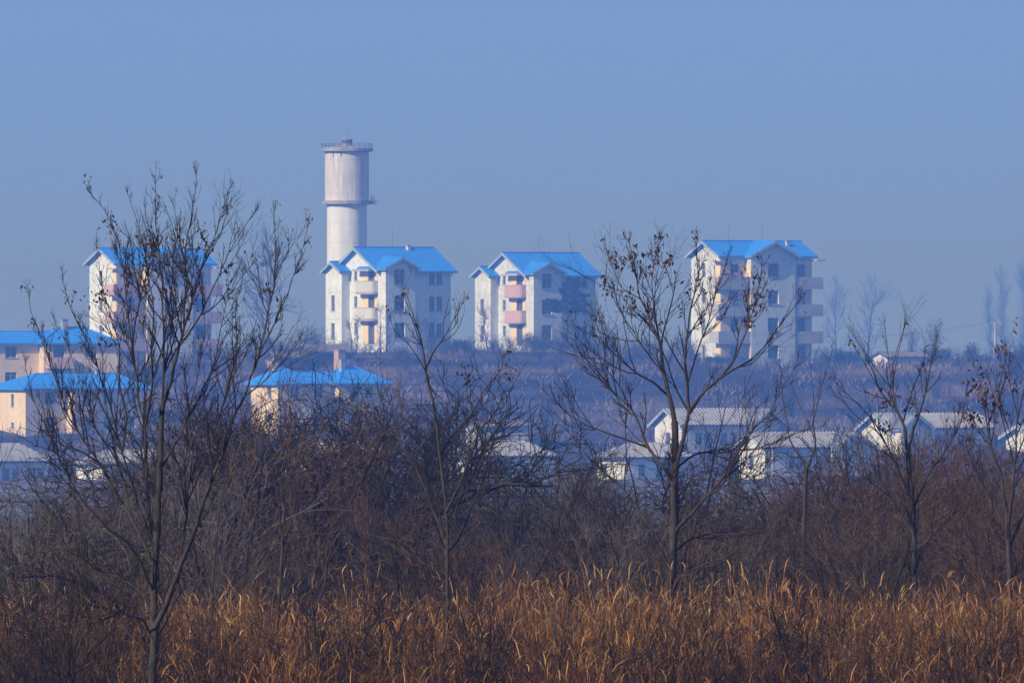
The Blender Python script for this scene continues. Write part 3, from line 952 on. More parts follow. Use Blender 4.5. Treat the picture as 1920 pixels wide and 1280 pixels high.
G4 = cottage(1147, 913, 960, 'hipped white cottage behind the left branches of the right foreground tree', 7.0, 2.2, 2.6, 1.35, hip=(2.6, 2.6),
             holes={LEFT: pairs([0.7]), FRONT: pairs([1.4, 3.4, 4.4])})
G2 = cottage(560, 906, 960, 'hipped white cottage half hidden by the dense middle thicket', 8.6, 2.2, 2.6, 1.0, hip=(2.6, 2.6),
             holes={FRONT: pairs([1.6, 2.6, 5.2, 6.2])})
G1 = cottage(-92, 921, 960, 'white cottage with hipped tiled roof at the left edge', 9.0, 2.1, 2.6, 1.7, hip=(2.6, 2.4),
             holes={FRONT: pairs([4.2, 5.2, 6.9, 7.75])})
# a second cottage showing between the branches of the left tree
G9 = cottage(168, 925, 960, 'white cottage behind the trunks of the tall left tree', 9.0, 2.2, 2.6, 1.3, hip=(2.6, 2.6),
             holes={FRONT: pairs([1.4, 2.4, 5.6, 6.6]), LEFT: pairs([1.5])})


# ---------------------------------------------------------------- sheds, walls, posts and poles on the hill
def shed(px, py, Y, label, L, HD, H, rise, wall, roof, rz=35, holes=None, name='shed'):
    root = empty(name, at(px, py, Y), math.radians(rz))
    tag(root, label, name.replace('_', ' '))
    w = MB(); r = MB(); tb = MB()
    body(root, w, 0, L, -HD, HD, H, holes or {})
    gable_end(w, 0, -HD, HD, H, H + rise - 0.1); gable_end(w, L, -HD, HD, H, H + rise - 0.1)
    w.build('wall', wall, root)
    gable_roof(r, None, 0, L, -HD, HD, H + rise, rise / (HD + 0.25), 0.25, 0.3, 0.09)
    ro = r.build('roof', M['tile_bed'], root)
    for s in (-1, 1):
        tile_rows(tb, (-0.25, s * 0.1, H + rise), (L + 0.25, s * 0.1, H + rise), (L + 0.25, s * (HD + 0.3), H), (-0.25, s * (HD + 0.3), H), 0.3)
    to = tb.build('roof_tiles', roof, ro); to['kind'] = 'stuff'
    return root


shed(566, 678, 1062, 'old tiled hut left of the water tower block', 5.0, 1.7, 0.9, 0.75, M['mud_wall'], M['old_tile'], 30, {FRONT: [(0.3, 0.05, 1.0, 0.8, 'door')]})
shed(508, 686, 1058, 'low ruined hut with sagging roof left of the tiled hut', 3.4, 1.3, 0.8, 0.55, M['mud_wall'], M['old_tile'], 28)
shed(1650, 697, 1092, 'small white hut with lit gable on the right hilltop', 4.6, 1.6, 1.5, 0.5, M['cottage_wall'], M['old_tile'], 25, {FRONT: [(1.1, 0.1, 1.7, 0.95, 'door')]})
shed(884, 822, 1003, 'low grey shed with saw toothed coping behind the central cottage', 5.2, 1.6, 1.1, 0.5, M['concrete'], M['old_tile'], 20)
for (px, py, Y, w_, h_, lab) in ((637, 690, 1052, 0.85, 1.75, 'pink plastered pillar on the slope below the tower block'), (510, 692, 1045, 0.6, 0.75, 'small pink brick stack beside the ruined hut')):
    pb = MB(); pb.box(-w_ / 2, w_ / 2, -0.4, 0.4, -1.0, h_)
    o = empty('pillar', at(px, py, Y), math.radians(35)); tag(o, lab, 'pillar')
    pb.build('shaft', M['brick'], o)
    pb = MB(); pb.box(-w_ / 2 - 0.06, w_ / 2 + 0.06, -0.46, 0.46, h_ + 0.002, h_ + 0.09); pb.build('cap', M['stained_concrete'], o)
for k, (px, py, h_) in enumerate(((1511, 722, 1.2), (1521, 726, 1.5), (1559, 716, 1.1))):
    p = at(px, py, 1092)
    p.z = gz(p.x, p.y) - 0.3
    pb = MB(); pb.hexa([(-.09, -.09, 0), (.09, -.09, 0), (.09, .09, 0), (-.09, .09, 0), (-.06 + .05 * k, -.06, h_), (.06 + .05 * k, -.06, h_), (.06 + .05 * k, .06, h_), (-.06 + .05 * k, .06, h_)])
    pb.box(-.25, .25, -.03, .03, h_ * 0.6, h_ * 0.6 + .05)
    o = pb.build('fence_post', M['concrete'], None, loc=p)
    tag(o, ('leaning pale concrete post nearest below the right block', 'tallest pale concrete post below the right block', 'pale concrete post furthest right below the right block')[k], 'post', 'concrete posts below the right block')


def pole(px, py, Y, top, label):
    base = at(px, py, Y); base.z = gz(base.x, base.y) - 0.3
    h = at(px, top, Y).z - base.z
    root = empty('utility_pole', base); tag(root, label, 'utility pole')
    t = MB(); t.tube([(0, 0, 0), (0, 0, h)], [0.17, 0.11], 8); t.build('shaft', M['concrete'], root)
    t = MB(); t.box(-0.75, 0.75, -0.05, 0.05, h - 0.32, h - 0.22); ca = t.build('cross_arm', M['stained_concrete'], root)
    for x in (-0.65, -0.2, 0.35, 0.65):
        t = MB(); t.tube([(x, 0, h - 0.216), (x, 0, h - 0.02)], 0.05, 6); t.build('insulator', M['window_frame'], ca)
    return root, base, h


P1, p1b, p1h = pole(1866, 690, 1150, 603, 'concrete utility pole with cross arm on the right hilltop')


def wire(a_, b_, sag, label):
    n = 20
    pts = []
    for k in range(n + 1):
        s = k / n
        p = Vector(a_).lerp(Vector(b_), s)
        p.z -= sag * 4 * s * (1 - s)
        pts.append(p)
    t = MB(); t.tube(pts, 0.018, 4)
    o = t.build('power_line', M['dark_metal'])
    tag(o, label, 'wire')


wire(p1b + Vector((-0.65, 0, p1h - 0.03)), at(1538, 632, 1130), 0.5, 'thin sagging wire from the pole towards the right block')


# ================================================================ vegetation
M['bark'] = noise_mat('bark', (0.028, 0.019, 0.011), (0.095, 0.070, 0.042), (6, 6, 1.2), 2.0, rough=0.9, c2=(0.018, 0.015, 0.013), s2=9.0, a2=0.6, bump=0.4)
M['twig'] = tint_mat('twig', [(0.014, 0.009, 0.005), (0.038, 0.024, 0.014), (0.088, 0.058, 0.034)])
M['brush_red'] = tint_mat('brush_red', [(0.024, 0.011, 0.004), (0.090, 0.043, 0.015), (0.21, 0.112, 0.043)])
M['brush_grey'] = tint_mat('brush_grey', [(0.018, 0.012, 0.005), (0.066, 0.045, 0.019), (0.19, 0.136, 0.065)])
M['brush_dark'] = tint_mat('brush_dark', [(0.008, 0.005, 0.002), (0.024, 0.016, 0.007), (0.066, 0.046, 0.022)])
M['brush_tan'] = tint_mat('brush_tan', [(0.045, 0.030, 0.020), (0.12, 0.084, 0.055), (0.23, 0.165, 0.11)])
M['dry_leaf'] = tint_mat('dry_leaf', [(0.030, 0.012, 0.008), (0.085, 0.040, 0.022), (0.19, 0.10, 0.055)])
M['hill_brush'] = tint_mat('hill_brush', [(0.024, 0.020, 0.018), (0.05, 0.04, 0.034), (0.115, 0.088, 0.065)])
M['hill_tan'] = tint_mat('hill_tan', [(0.14, 0.10, 0.06), (0.26, 0.19, 0.115), (0.42, 0.32, 0.20)])
M['needles'] = tint_mat('needles', [(0.008, 0.014, 0.010), (0.016, 0.028, 0.018), (0.034, 0.052, 0.03)])
M['hedge'] = tint_mat('hedge', [(0.016, 0.022, 0.014), (0.032, 0.036, 0.022), (0.07, 0.06, 0.04)])
M['grass'] = tint_mat('grass', [(0.012, 0.004, 0.002), (0.062, 0.020, 0.004), (0.21, 0.082, 0.016), (0.40, 0.172, 0.035), (0.60, 0.315, 0.092)], rough=0.7)


def unit(v): return v / np.maximum(np.linalg.norm(v, axis=-1, keepdims=True), 1e-9)


def tubes(P, R, sides=3):
    """P (N,n,3) polylines, R (N,n) radii -> verts, quads"""
    N, n = P.shape[:2]
    T = np.empty_like(P)
    T[:, 1:-1] = P[:, 2:] - P[:, :-2]; T[:, 0] = P[:, 1] - P[:, 0]; T[:, -1] = P[:, -1] - P[:, -2]
    T = unit(T)
    ref = np.array([0.31, 0.92, 0.22])
    A = unit(np.cross(T, ref)); B = np.cross(T, A)
    ang = 2 * np.pi * np.arange(sides) / sides
    V = P[:, :, None, :] + R[:, :, None, None] * (A[:, :, None, :] * np.cos(ang)[None, None, :, None] + B[:, :, None, :] * np.sin(ang)[None, None, :, None])
    base = (np.arange(N) * n * sides)[:, None, None] + (np.arange(n - 1) * sides)[None, :, None]
    j = np.arange(sides); k = (j + 1) % sides
    Q = np.stack([base + j, base + k, base + sides + k, base + sides + j], -1)
    return V.reshape(-1, 3), Q.reshape(-1, 4)


def shoots(S, D, L, n, wander, up, g, bend=None):
    """grow N crooked shoots at once"""
    N = len(S)
    P = np.empty((N, n, 3)); P[:, 0] = S
    d = unit(D)
    step = (L / (n - 1))[:, None]
    for k in range(1, n):
        d = unit(d + g.normal(0, wander, (N, 3)) + np.array([0, 0, up]))
        P[:, k] = P[:, k - 1] + d * step
    return P


def children(P, R, kmin, kmax, t0, g, spread=0.8, flat=1.0):
    """starts, directions and radii of side shoots on polylines P"""
    N, n = P.shape[:2]
    cnt = g.integers(kmin, kmax + 1, N)
    idx = np.repeat(np.arange(N), cnt)
    t = t0 + (1 - t0) * g.random(len(idx)) ** 0.8
    f = t * (n - 1); i0 = np.minimum(f.astype(int), n - 2); fr = (f - i0)[:, None]
    S = P[idx, i0] * (1 - fr) + P[idx, i0 + 1] * fr
    T = unit(P[idx, i0 + 1] - P[idx, i0])
    side = unit(np.cross(T, g.normal(0, 1, (len(idx), 3))))
    D = T + side * spread * g.uniform(0.6, 1.3, (len(idx), 1))
    rad = R[idx, i0] * (1 - fr[:, 0]) + R[idx, i0 + 1] * fr[:, 0]
    return S, D, rad, t, idx


def taper(N, n, r0, r1):
    s = np.linspace(0, 1, n)[None, :]
    return np.asarray(r0)[:, None] * (1 - s) + np.asarray(r1)[:, None] * s


def join(parts, g, lo=0.0, hi=1.0):
    """merge (verts, faces) lists, one random tint per part"""
    vs, fs, ts, off = [], [], [], 0
    for (v, f, t) in parts:
        vs.append(v); fs.append(f + off); ts.append(t); off += len(v)
    return np.concatenate(vs), np.concatenate(fs), np.concatenate(ts)


def twig_part(P, R, sides, g, base=0.5, var=0.25):
    v, f = tubes(P, R, sides)
    t = np.repeat(np.clip(base + g.normal(0, var, len(P)), 0, 1), P.shape[1] * sides)
    return v, f, t


def resample(pts, n):
    pts = np.asarray(pts, float)
    d = np.concatenate([[0], np.cumsum(np.linalg.norm(np.diff(pts, axis=0), axis=1))])
    s = np.linspace(0, d[-1], n)
    # Catmull-like smoothing by dense linear + box filter
    out = np.stack([np.interp(s, d, pts[:, k]) for k in range(3)], -1)
    sm = out.copy()
    sm[1:-1] = (out[:-2] + 2 * out[1:-1] + out[2:]) / 4
    return sm


def leaf_mesh(C, g, size, per, spread=0.09):
    """drooping clusters of withered leaves: small bent two-triangle blades"""
    N = len(C)
    c = np.repeat(C, per, 0) + g.normal(0, spread, (N * per, 3))
    ax = unit(g.normal(0, 0.6, (len(c), 3)) + np.array([0, 0, -1.0]))
    sd = unit(np.cross(ax, g.normal(0, 1, (len(c), 3))))
    up = np.cross(ax, sd)
    L = size * g.uniform(0.6, 1.3, (len(c), 1)); W = L * 0.22
    p0, p1 = c, c + ax * L * 0.5 + sd * W + up * L * 0.08
    p2, p3 = c + ax * L + up * L * 0.3, c + ax * L * 0.5 - sd * W + up * L * 0.08
    V = np.stack([p0, p1, p2, p3], 1).reshape(-1, 3)
    Fq = np.arange(len(c) * 4).reshape(-1, 4)
    t = np.repeat(np.clip(g.normal(0.45, 0.28, len(c)), 0, 1), 4)
    return V, Fq, t


class Tree:
    """a bare tree built along observed limbs, each limb an object; twigs joined"""
    def __init__(self, label, Y, g, group=None, cat='bare tree', name='bare_tree'):
        self.Y = Y * FS; self.g = g; self.root = None; self.k = FS * Y / 146.0      # sizes follow the distance
        self.label, self.group, self.cat, self.name = label, group, cat, name
        self.limbs = []; self.parts = []

    def trunk(self, px, r0, r1):
        P = np.array([at(x, y, self.Y) for x, y in px])
        base = P[0].copy()
        base[2] = gz(base[0], base[1]) - 0.1
        P = np.vstack([base[None], P[1:]]) if P[0][2] > base[2] else np.vstack([base[None], P[P[:, 2] > base[2] + 0.3]])
        self.root = empty(self.name, base)
        tag(self.root, self.label, self.cat, self.group)
        self.base = base
        self.rmin = 0.0
        self._limb(P, r0, r1, 'trunk', 8)
        return self

    def _limb(self, P, r0, r1, name, sides):
        n = max(8, len(P) * 4)
        P = resample(P, n)
        L = np.linalg.norm(P[-1] - P[0])
        nz = self.g.normal(0, 0.0035 * L, (n, 3)); nz[1:-1] = (nz[:-2] + nz[1:-1] + nz[2:]) / 3
        P[1:-1] += nz[1:-1]
        R = (r1 + (r0 - r1) * (1 - np.linspace(0, 1, n)) ** (1.0 if name == 'trunk' else 1.35)) * (1.0 if name == 'trunk' else 0.74) * self.k * (1 + self.g.normal(0, 0.03, n))
        if name == 'trunk': R[:2] *= 1.12
        v, f = tubes(P[None], R[None], sides)
        me = np_mesh(name, v - self.base, f, M['bark'])
        me.shade_smooth()
        link(name, me, self.root)
        self.limbs.append((P, R))

    def limb(self, px, r0, r1=0.006, depth=0.0, d0=0.0):
        """px pixel polyline; the limb leans depth metres away from the picture plane on its way"""
        k = len(px)
        P = np.array([at(x, y, self.Y + FS * (d0 + (depth - d0) * (i / (k - 1)) ** 0.8)) for i, (x, y) in enumerate(px)])
        self._limb(P, r0, r1, 'limb', 6)
        return self

    def twigs(self, dens=3.2, l1=(0.5, 1.3), l2=(0.14, 0.48), l3=(0.08, 0.22), up=0.10, spread=0.62, t0=0.22, leaves=None, k2=(3, 6), k3=(1, 4), fine=1.0):
        g = self.g; parts = []; q = self.k
        S, D, Rr, Ls = [], [], [], []
        for li, (P, R) in enumerate(self.limbs):
            L = np.linalg.norm(np.diff(P, axis=0), axis=1).sum()
            m = int(L / q * dens) + 2
            tt0 = t0 if li else 0.3
            s, d, r, t, _ = children(P[None], R[None], m, m, tt0, g, spread)
            S.append(s); D.append(d); Rr.append(r)
            Ls.append(q * g.uniform(l1[0], l1[1], m) * (1.5 - 1.4 * t))
            if li:
                tip = unit(P[-1] - P[-3])
                S.append(P[-1][None].repeat(3, 0)); D.append(tip[None] + g.normal(0, 0.25, (3, 3))); Rr.append(np.full(3, R[-1]))
                Ls.append(q * g.uniform(0.08, 0.25, 3))
        S, D, Rr, Ls = map(np.concatenate, (S, D, Rr, Ls))
        r0 = np.minimum(Rr * 0.7, q * 0.0052 + 0.007 * Ls) * fine
        P1 = shoots(S, D, Ls, 8, 0.09, up, g)
        R1 = taper(len(S), 8, r0, r0 * 0.4)
        parts.append(twig_part(P1, R1, 4, g, 0.45))
        s, d, r, t, ix = children(P1, R1, k2[0], k2[1], 0.12, g, 0.6)
        L2 = Ls[ix] * g.uniform(0.22, 0.62, len(s))
        P2 = shoots(s, d, L2, 6, 0.10, up * 0.9, g)
        rr = np.minimum(r * 0.75, q * 0.0052) * fine
        R2 = taper(len(s), 6, rr, rr * 0.55)
        parts.append(twig_part(P2, R2, 3, g, 0.4))
        s3, d3, r3, t3, ix3 = children(P2, R2, k3[0], k3[1], 0.2, g, 0.65)
        P3 = shoots(s3, d3, L2[ix3] * g.uniform(0.22, 0.6, len(s3)), 4, 0.12, up * 0.6, g)
        rr = np.minimum(r3 * 0.85, q * 0.004) * fine
        parts.append(twig_part(P3, taper(len(s3), 4, rr, rr * 0.65), 3, g, 0.35))
        v, f, t = join(parts, g)
        o = link('crown', np_mesh('crown', v - self.base, f, M['twig'], t), self.root)
        o['kind'] = 'stuff'
        if leaves:
            nl, per, zmin, size, spots = leaves
            zmin = EYE + (zmin - EYE) * q; size = size * q
            tips = np.concatenate([P1[:, 5:].reshape(-1, 3), P2[:, 3:].reshape(-1, 3)])
            tips = tips[tips[:, 2] > zmin]
            C = tips[g.integers(0, len(tips), nl)]
            lv = [leaf_mesh(C, g, size, per, 0.05 * q)]
            if spots:
                Cs = np.array([at(x, y, self.Y) for x, y in spots])
                # the leaf bunches hang on the nearest twigs
                Cn = np.array([tips[np.argmin(((tips - c) * np.array([1, 0.25, 1])) ** 2 @ np.ones(3))] for c in Cs])
                lv.append(leaf_mesh(Cn, g, size * 1.15, 20, 0.07 * q))
            v, f, t = join(lv, g)
            o = link('dry_leaves', np_mesh('dry_leaves', v - self.base, f, M['dry_leaf'], t), self.root)
            o['kind'] = 'stuff'
        return self


# ---------------------------------------------------------------- foreground trees
T1 = Tree('tall many stemmed bare tree with withered leaf bunches in the left foreground', 119, np.random.default_rng(11))
T1.trunk([(285, 1500), (285, 1280), (287, 1200), (288, 1120), (290, 1040), (293, 960), (298, 880), (303, 800), (306, 755)], 0.082, 0.036)
T1.limb([(302, 920), (304, 800), (305, 762), (307, 650), (306, 550), (296, 462), (292, 400), (291, 345)], 0.040, 0.007, 0.3)
T1.limb([(291, 1040), (283, 980), (276, 920), (272, 800), (260, 750), (247, 652), (240, 590), (233, 520), (222, 450), (200, 400), (176, 370)], 0.042, 0.006, 0.9)
T1.limb([(247, 660), (250, 620), (262, 560), (278, 500), (262, 430), (240, 365)], 0.024, 0.005, 1.2, 0.8)
T1.limb([(306, 760), (312, 735), (322, 712), (335, 650), (342, 625), (352, 540), (345, 470), (360, 400), (368, 330)], 0.036, 0.006, -0.7)
T1.limb([(342, 625), (362, 560), (380, 490), (405, 437), (418, 395), (430, 355)], 0.024, 0.005, -1.2, -0.7)
T1.limb([(338, 645), (372, 600), (400, 540), (430, 470), (476, 400)], 0.020, 0.005, -0.2, -0.5)
T1.limb([(286, 1190), (300, 1160), (310, 1135), (330, 1090), (355, 1022), (375, 965), (390, 920), (420, 850), (440, 775), (455, 745), (478, 690), (512, 615), (535, 565), (560, 490), (576, 430)], 0.058, 0.006, -0.8)
T1.limb([(478, 690), (495, 620), (513, 545), (518, 470), (514, 400)], 0.022, 0.005, -0.1, -0.6)
T1.limb([(284, 1060), (277, 1030), (262, 1000), (245, 965), (215, 920), (190, 870), (150, 820), (125, 770), (100, 700), (85, 650), (64, 600), (55, 560)], 0.036, 0.006, 0.8)
T1.limb([(286, 1110), (272, 1070), (250, 1030), (225, 1003), (200, 990), (172, 962), (140, 917), (107, 850), (80, 790), (60, 740), (48, 690)], 0.032, 0.005, -0.9)
T1.limb([(288, 1070), (292, 1020), (278, 990), (262, 960), (248, 900), (228, 850), (212, 790), (196, 720), (172, 660), (140, 590), (118, 530)], 0.034, 0.006, 0.2)
T1.limb([(284, 1190), (268, 1160), (250, 1155), (232, 1150), (205, 1147), (170, 1132), (140, 1110), (122, 1095)], 0.022, 0.004, -0.9)
T1.limb([(284, 1150), (262, 1105), (225, 1082), (175, 1067), (140, 1050), (107, 1037), (78, 1018), (60, 985)], 0.024, 0.004, 0.7)
T1.limb([(285, 1235), (262, 1210), (235, 1180), (218, 1145), (205, 1115)], 0.016, 0.004, 0.5)
T1.limb([(287, 1235), (320, 1205), (360, 1185), (390, 1170)], 0.015, 0.004, -0.6)
T1.limb([(300, 880), (318, 850), (345, 800), (372, 750), (398, 690), (412, 630), (425, 560), (470, 500)], 0.024, 0.005, 0.9)
T1.limb([(305, 762), (325, 700), (318, 640), (330, 570), (322, 500), (334, 440), (325, 385)], 0.026, 0.005, 1.0)
T1.limb([(272, 800), (285, 730), (282, 660), (290, 590), (278, 520), (285, 450), (272, 395)], 0.026, 0.005, -1.0)
T1.limb([(228, 850), (240, 780), (222, 720), (225, 650), (205, 590), (190, 530), (180, 460)], 0.024, 0.005, 1.2, 0.4)
T1.limb([(420, 850), (410, 790), (428, 720), (445, 650), (440, 580), (455, 520)], 0.024, 0.005, 0.8)
T1.limb([(330, 1090), (345, 1000), (350, 920), (362, 850), (352, 780), (370, 700), (385, 620), (380, 550)], 0.030, 0.005, 0.9)
T1.limb([(245, 965), (232, 900), (210, 850), (170, 790), (150, 720), (132, 660), (105, 610)], 0.026, 0.005, 1.3, 0.5)
T1.limb([(190, 870), (160, 850), (120, 830), (90, 790), (75, 750)], 0.018, 0.004, 0.4, 0.8)
T1.limb([(455, 745), (490, 720), (530, 680), (560, 640)], 0.016, 0.004, -1.2, -0.6)
T1.twigs(dens=5.2, l1=(0.35, 1.15), fine=1.15, leaves=(45, 4, EYE - 0.2, 0.062,
         [(208, 423), (256, 462), (266, 470), (337, 445), (387, 445), (181, 532), (190, 548), (281, 476), (340, 510), (240, 520), (392, 470), (410, 500), (300, 540), (262, 590), (430, 560), (500, 560), (345, 590), (210, 640), (380, 430), (170, 650)]))

T2 = Tree('bare tree with a straight grey trunk and ascending limbs right of centre', 172, np.random.default_rng(12))
T2.trunk([(1255, 1180), (1255, 1100), (1260, 1050), (1262, 1000), (1265, 920), (1268, 850), (1265, 790)], 0.088, 0.046)
T2.limb([(1266, 800), (1255, 740), (1245, 700), (1240, 650), (1222, 605), (1200, 555), (1190, 500), (1180, 455)], 0.052, 0.007, 0.5)
T2.limb([(1268, 880), (1285, 800), (1293, 765), (1288, 720), (1284, 690), (1286, 640), (1297, 570), (1308, 520), (1306, 460)], 0.046, 0.007, -0.7)
T2.limb([(1293, 770), (1318, 735), (1348, 710), (1375, 680), (1395, 630), (1420, 560), (1428, 500)], 0.032, 0.006, -1.3, -0.6)
T2.limb([(1345, 712), (1380, 690), (1415, 672), (1445, 645)], 0.022, 0.005, -0.8, -1.0)
T2.limb([(1264, 915), (1250, 885), (1233, 862), (1215, 838), (1200, 800), (1183, 765), (1150, 735), (1125, 700), (1090, 665), (1065, 640)], 0.042, 0.006, 0.9)
T2.limb([(1255, 745), (1230, 720), (1195, 700), (1160, 672), (1130, 640), (1116, 600)], 0.026, 0.005, -0.6, 0.2)
T2.limb([(1218, 840), (1190, 828), (1150, 815), (1105, 800), (1062, 775), (1022, 735)], 0.024, 0.005, 0.2, 0.5)
T2.limb([(1263, 1000), (1290, 968), (1325, 930), (1350, 905), (1385, 845), (1410, 805), (1435, 785), (1462, 740), (1490, 690)], 0.034, 0.006, -0.9)
T2.limb([(1258, 1050), (1235, 1012), (1212, 978), (1185, 935), (1158, 905), (1125, 880), (1090, 840), (1062, 800)], 0.034, 0.005, 0.8)
T2.limb([(1258, 1040), (1290, 1012), (1330, 1000), (1380, 995), (1430, 985), (1470, 960)], 0.024, 0.004, 0.9)
T2.limb([(1257, 1085), (1330, 1052), (1400, 1030), (1455, 1008)], 0.018, 0.004, -0.7)
T2.limb([(1240, 655), (1225, 575), (1222, 520), (1235, 450)], 0.018, 0.005, 0.9, 0.3)
T2.limb([(1266, 880), (1300, 850), (1350, 845), (1420, 840), (1470, 820), (1540, 800)], 0.022, 0.004, 0.6)
T2.limb([(1200, 560), (1165, 540), (1150, 505)], 0.012, 0.004, 0.3, 0.4)
T2.limb([(1288, 720), (1310, 650), (1330, 600), (1345, 540), (1362, 490)], 0.022, 0.005, 0.8)
T2.limb([(1245, 700), (1212, 660), (1180, 620), (1160, 570), (1150, 540)], 0.020, 0.005, 1.0)
T2.limb([(1183, 765), (1160, 720), (1120, 670), (1080, 600)], 0.018, 0.004, 1.2, 0.7)
T2.limb([(1325, 930), (1380, 900), (1440, 885), (1500, 870)], 0.018, 0.004, -1.2, -0.4)
T2.twigs(dens=5.0, l1=(0.4, 1.3), fine=1.15, leaves=(45, 4, EYE + 0.3, 0.07,
         [(1170, 490), (1160, 480), (1190, 470), (1235, 470), (1262, 492), (1190, 540), (1118, 540), (1430, 545), (1405, 605), (1215, 510), (1185, 580), (1300, 540), (1420, 585)]))

T3 = Tree('slender forked bare tree in the middle foreground', 150, np.random.default_rng(13))
T3.trunk([(838, 1300), (838, 1080), (838, 1000), (833, 940), (826, 850), (812, 760), (798, 690)], 0.034, 0.018)
T3.limb([(798, 690), (791, 640), (778, 600), (765, 560)], 0.024, 0.006, 0.3)
T3.limb([(798, 690), (815, 655), (832, 635), (850, 600), (866, 570)], 0.022, 0.005, -0.5)
T3.limb([(826, 850), (860, 800), (885, 775), (905, 735), (935, 700), (950, 660)], 0.026, 0.005, 0.8)
T3.limb([(836, 960), (865, 900), (885, 850), (900, 800), (940, 770), (972, 700)], 0.026, 0.005, -0.8)
T3.limb([(838, 1010), (805, 940), (780, 880), (750, 830), (735, 770), (720, 720), (712, 680)], 0.028, 0.005, 0.6)
T3.limb([(836, 1040), (862, 1010), (880, 960), (905, 900), (915, 850)], 0.022, 0.005, 0.5)
T3.limb([(800, 700), (772, 650), (742, 625), (728, 590)], 0.014, 0.004, -0.5)
T3.twigs(dens=3.6, l1=(0.3, 1.0), k2=(1, 4), leaves=(12, 4, EYE - 1.0, 0.06, [(945, 705), (890, 690), (868, 705)]))

T4 = Tree('bushy bare tree with forked stems left of the right edge tree', 176, np.random.default_rng(14))
T4.trunk([(1718, 1200), (1716, 1080), (1712, 1000), (1708, 920), (1702, 850)], 0.042, 0.032)
T4.limb([(1702, 850), (1697, 800), (1682, 770), (1655, 742), (1632, 700), (1602, 650)], 0.038, 0.005, 0.4)
T4.limb([(1702, 850), (1714, 800), (1728, 765), (1740, 715), (1752, 640)], 0.030, 0.005, -0.5)
T4.limb([(1708, 930), (1670, 850), (1645, 800), (1610, 760), (1570, 720)], 0.028, 0.005, -0.8)
T4.limb([(1710, 960), (1740, 890), (1770, 850), (1800, 800), (1812, 730)], 0.026, 0.005, 0.7)
T4.limb([(1682, 770), (1672, 720), (1665, 670), (1660, 620)], 0.018, 0.004, 0.3)
T4.limb([(1712, 1000), (1680, 950), (1650, 900), (1625, 850), (1600, 830)], 0.026, 0.004, 0.9)
T4.limb([(1714, 1040), (1750, 1000), (1790, 960), (1830, 930)], 0.02, 0.004, -0.6)
T4.twigs(dens=4.4, l1=(0.4, 1.1), leaves=(20, 4, EYE - 2.0, 0.07, [(1675, 765), (1683, 780), (1690, 775)]))

T5 = Tree('bare tree with drooping leaf tatters at the right edge', 170, np.random.default_rng(15))
T5.trunk([(1893, 1200), (1893, 1095), (1890, 1020), (1888, 960)], 0.044, 0.034)
T5.limb([(1888, 965), (1878, 900), (1862, 850), (1850, 800), (1846, 760), (1835, 710), (1828, 690)], 0.036, 0.005, 0.5)
T5.limb([(1890, 1000), (1898, 920), (1905, 850), (1908, 785), (1900, 740), (1882, 690), (1872, 660)], 0.036, 0.005, -0.5)
T5.limb([(1908, 785), (1918, 740), (1932, 690), (1940, 650)], 0.018, 0.005, -0.8, -0.4)
T5.limb([(1890, 1010), (1860, 930), (1835, 880), (1812, 850)], 0.024, 0.004, 0.8)
T5.limb([(1892, 1030), (1920, 960), (1950, 880), (1965, 800)], 0.028, 0.005, 0.4)
T5.limb([(1850, 800), (1866, 760), (1878, 735), (1888, 700)], 0.016, 0.004, 0.2, 0.4)
T5.twigs(dens=3.8, l1=(0.35, 1.1), leaves=(30, 4, EYE - 1.6, 0.075, [(1826, 715), (1822, 745), (1880, 757), (1826, 790), (1836, 790), (1866, 780), (1848, 745)]))

T6 = Tree('thin wispy young tree forking low in front of the white cottages', 205, np.random.default_rng(16), name='young_tree', cat='young tree')
T6.trunk([(1503, 1150), (1504, 1080), (1506, 1000), (1509, 930), (1512, 880)], 0.04, 0.028)
T6.limb([(1512, 880), (1497, 850), (1482, 830), (1470, 760), (1463, 690)], 0.022, 0.005, 0.3)
T6.limb([(1512, 880), (1530, 835), (1524, 790), (1540, 725), (1560, 660)], 0.022, 0.005, -0.4)
T6.twigs(dens=1.6, l1=(0.3, 0.9), k2=(1, 3))


def sapling(label, Y, seed, trunk, limbs, r, dens=2.2):
    t = Tree(label, Y, np.random.default_rng(seed), group='saplings in the golden grass', name='sapling', cat='sapling')
    t.trunk(trunk, r, r * 0.55)
    for k, l in enumerate(limbs): t.limb(l, r * 0.5, 0.004, (0.35 if k % 2 else -0.35))
    t.twigs(dens=dens, l1=(0.25, 0.75), l2=(0.15, 0.45), k2=(1, 3), k3=(0, 2))


sapling('dark forked sapling in the grass left of the middle', 132, 21, [(598, 1400), (598, 1290), (592, 1215), (588, 1150)],
        [[(588, 1160), (582, 1100), (574, 1040), (560, 985), (548, 930)], [(588, 1150), (610, 1090), (612, 1040), (622, 985), (640, 930)], [(590, 1180), (640, 1150), (690, 1120), (735, 1095)],
         [(594, 1250), (640, 1200), (690, 1150), (712, 1110)], [(588, 1165), (560, 1130), (540, 1100), (500, 1090)], [(612, 1060), (640, 1015), (660, 960)]], 0.042)
sapling('pale stemmed sapling with several straight rods near the middle of the grass', 128, 22, [(1045, 1400), (1045, 1290), (1047, 1225)],
        [[(1047, 1230), (1060, 1180), (1070, 1120), (1078, 1050), (1085, 985)], [(1047, 1225), (1036, 1180), (1024, 1130), (1020, 1080)], [(1047, 1235), (1080, 1175), (1105, 1125), (1125, 1080), (1146, 1035)],
         [(1046, 1240), (1042, 1180), (1040, 1120), (1030, 1060)]], 0.034)
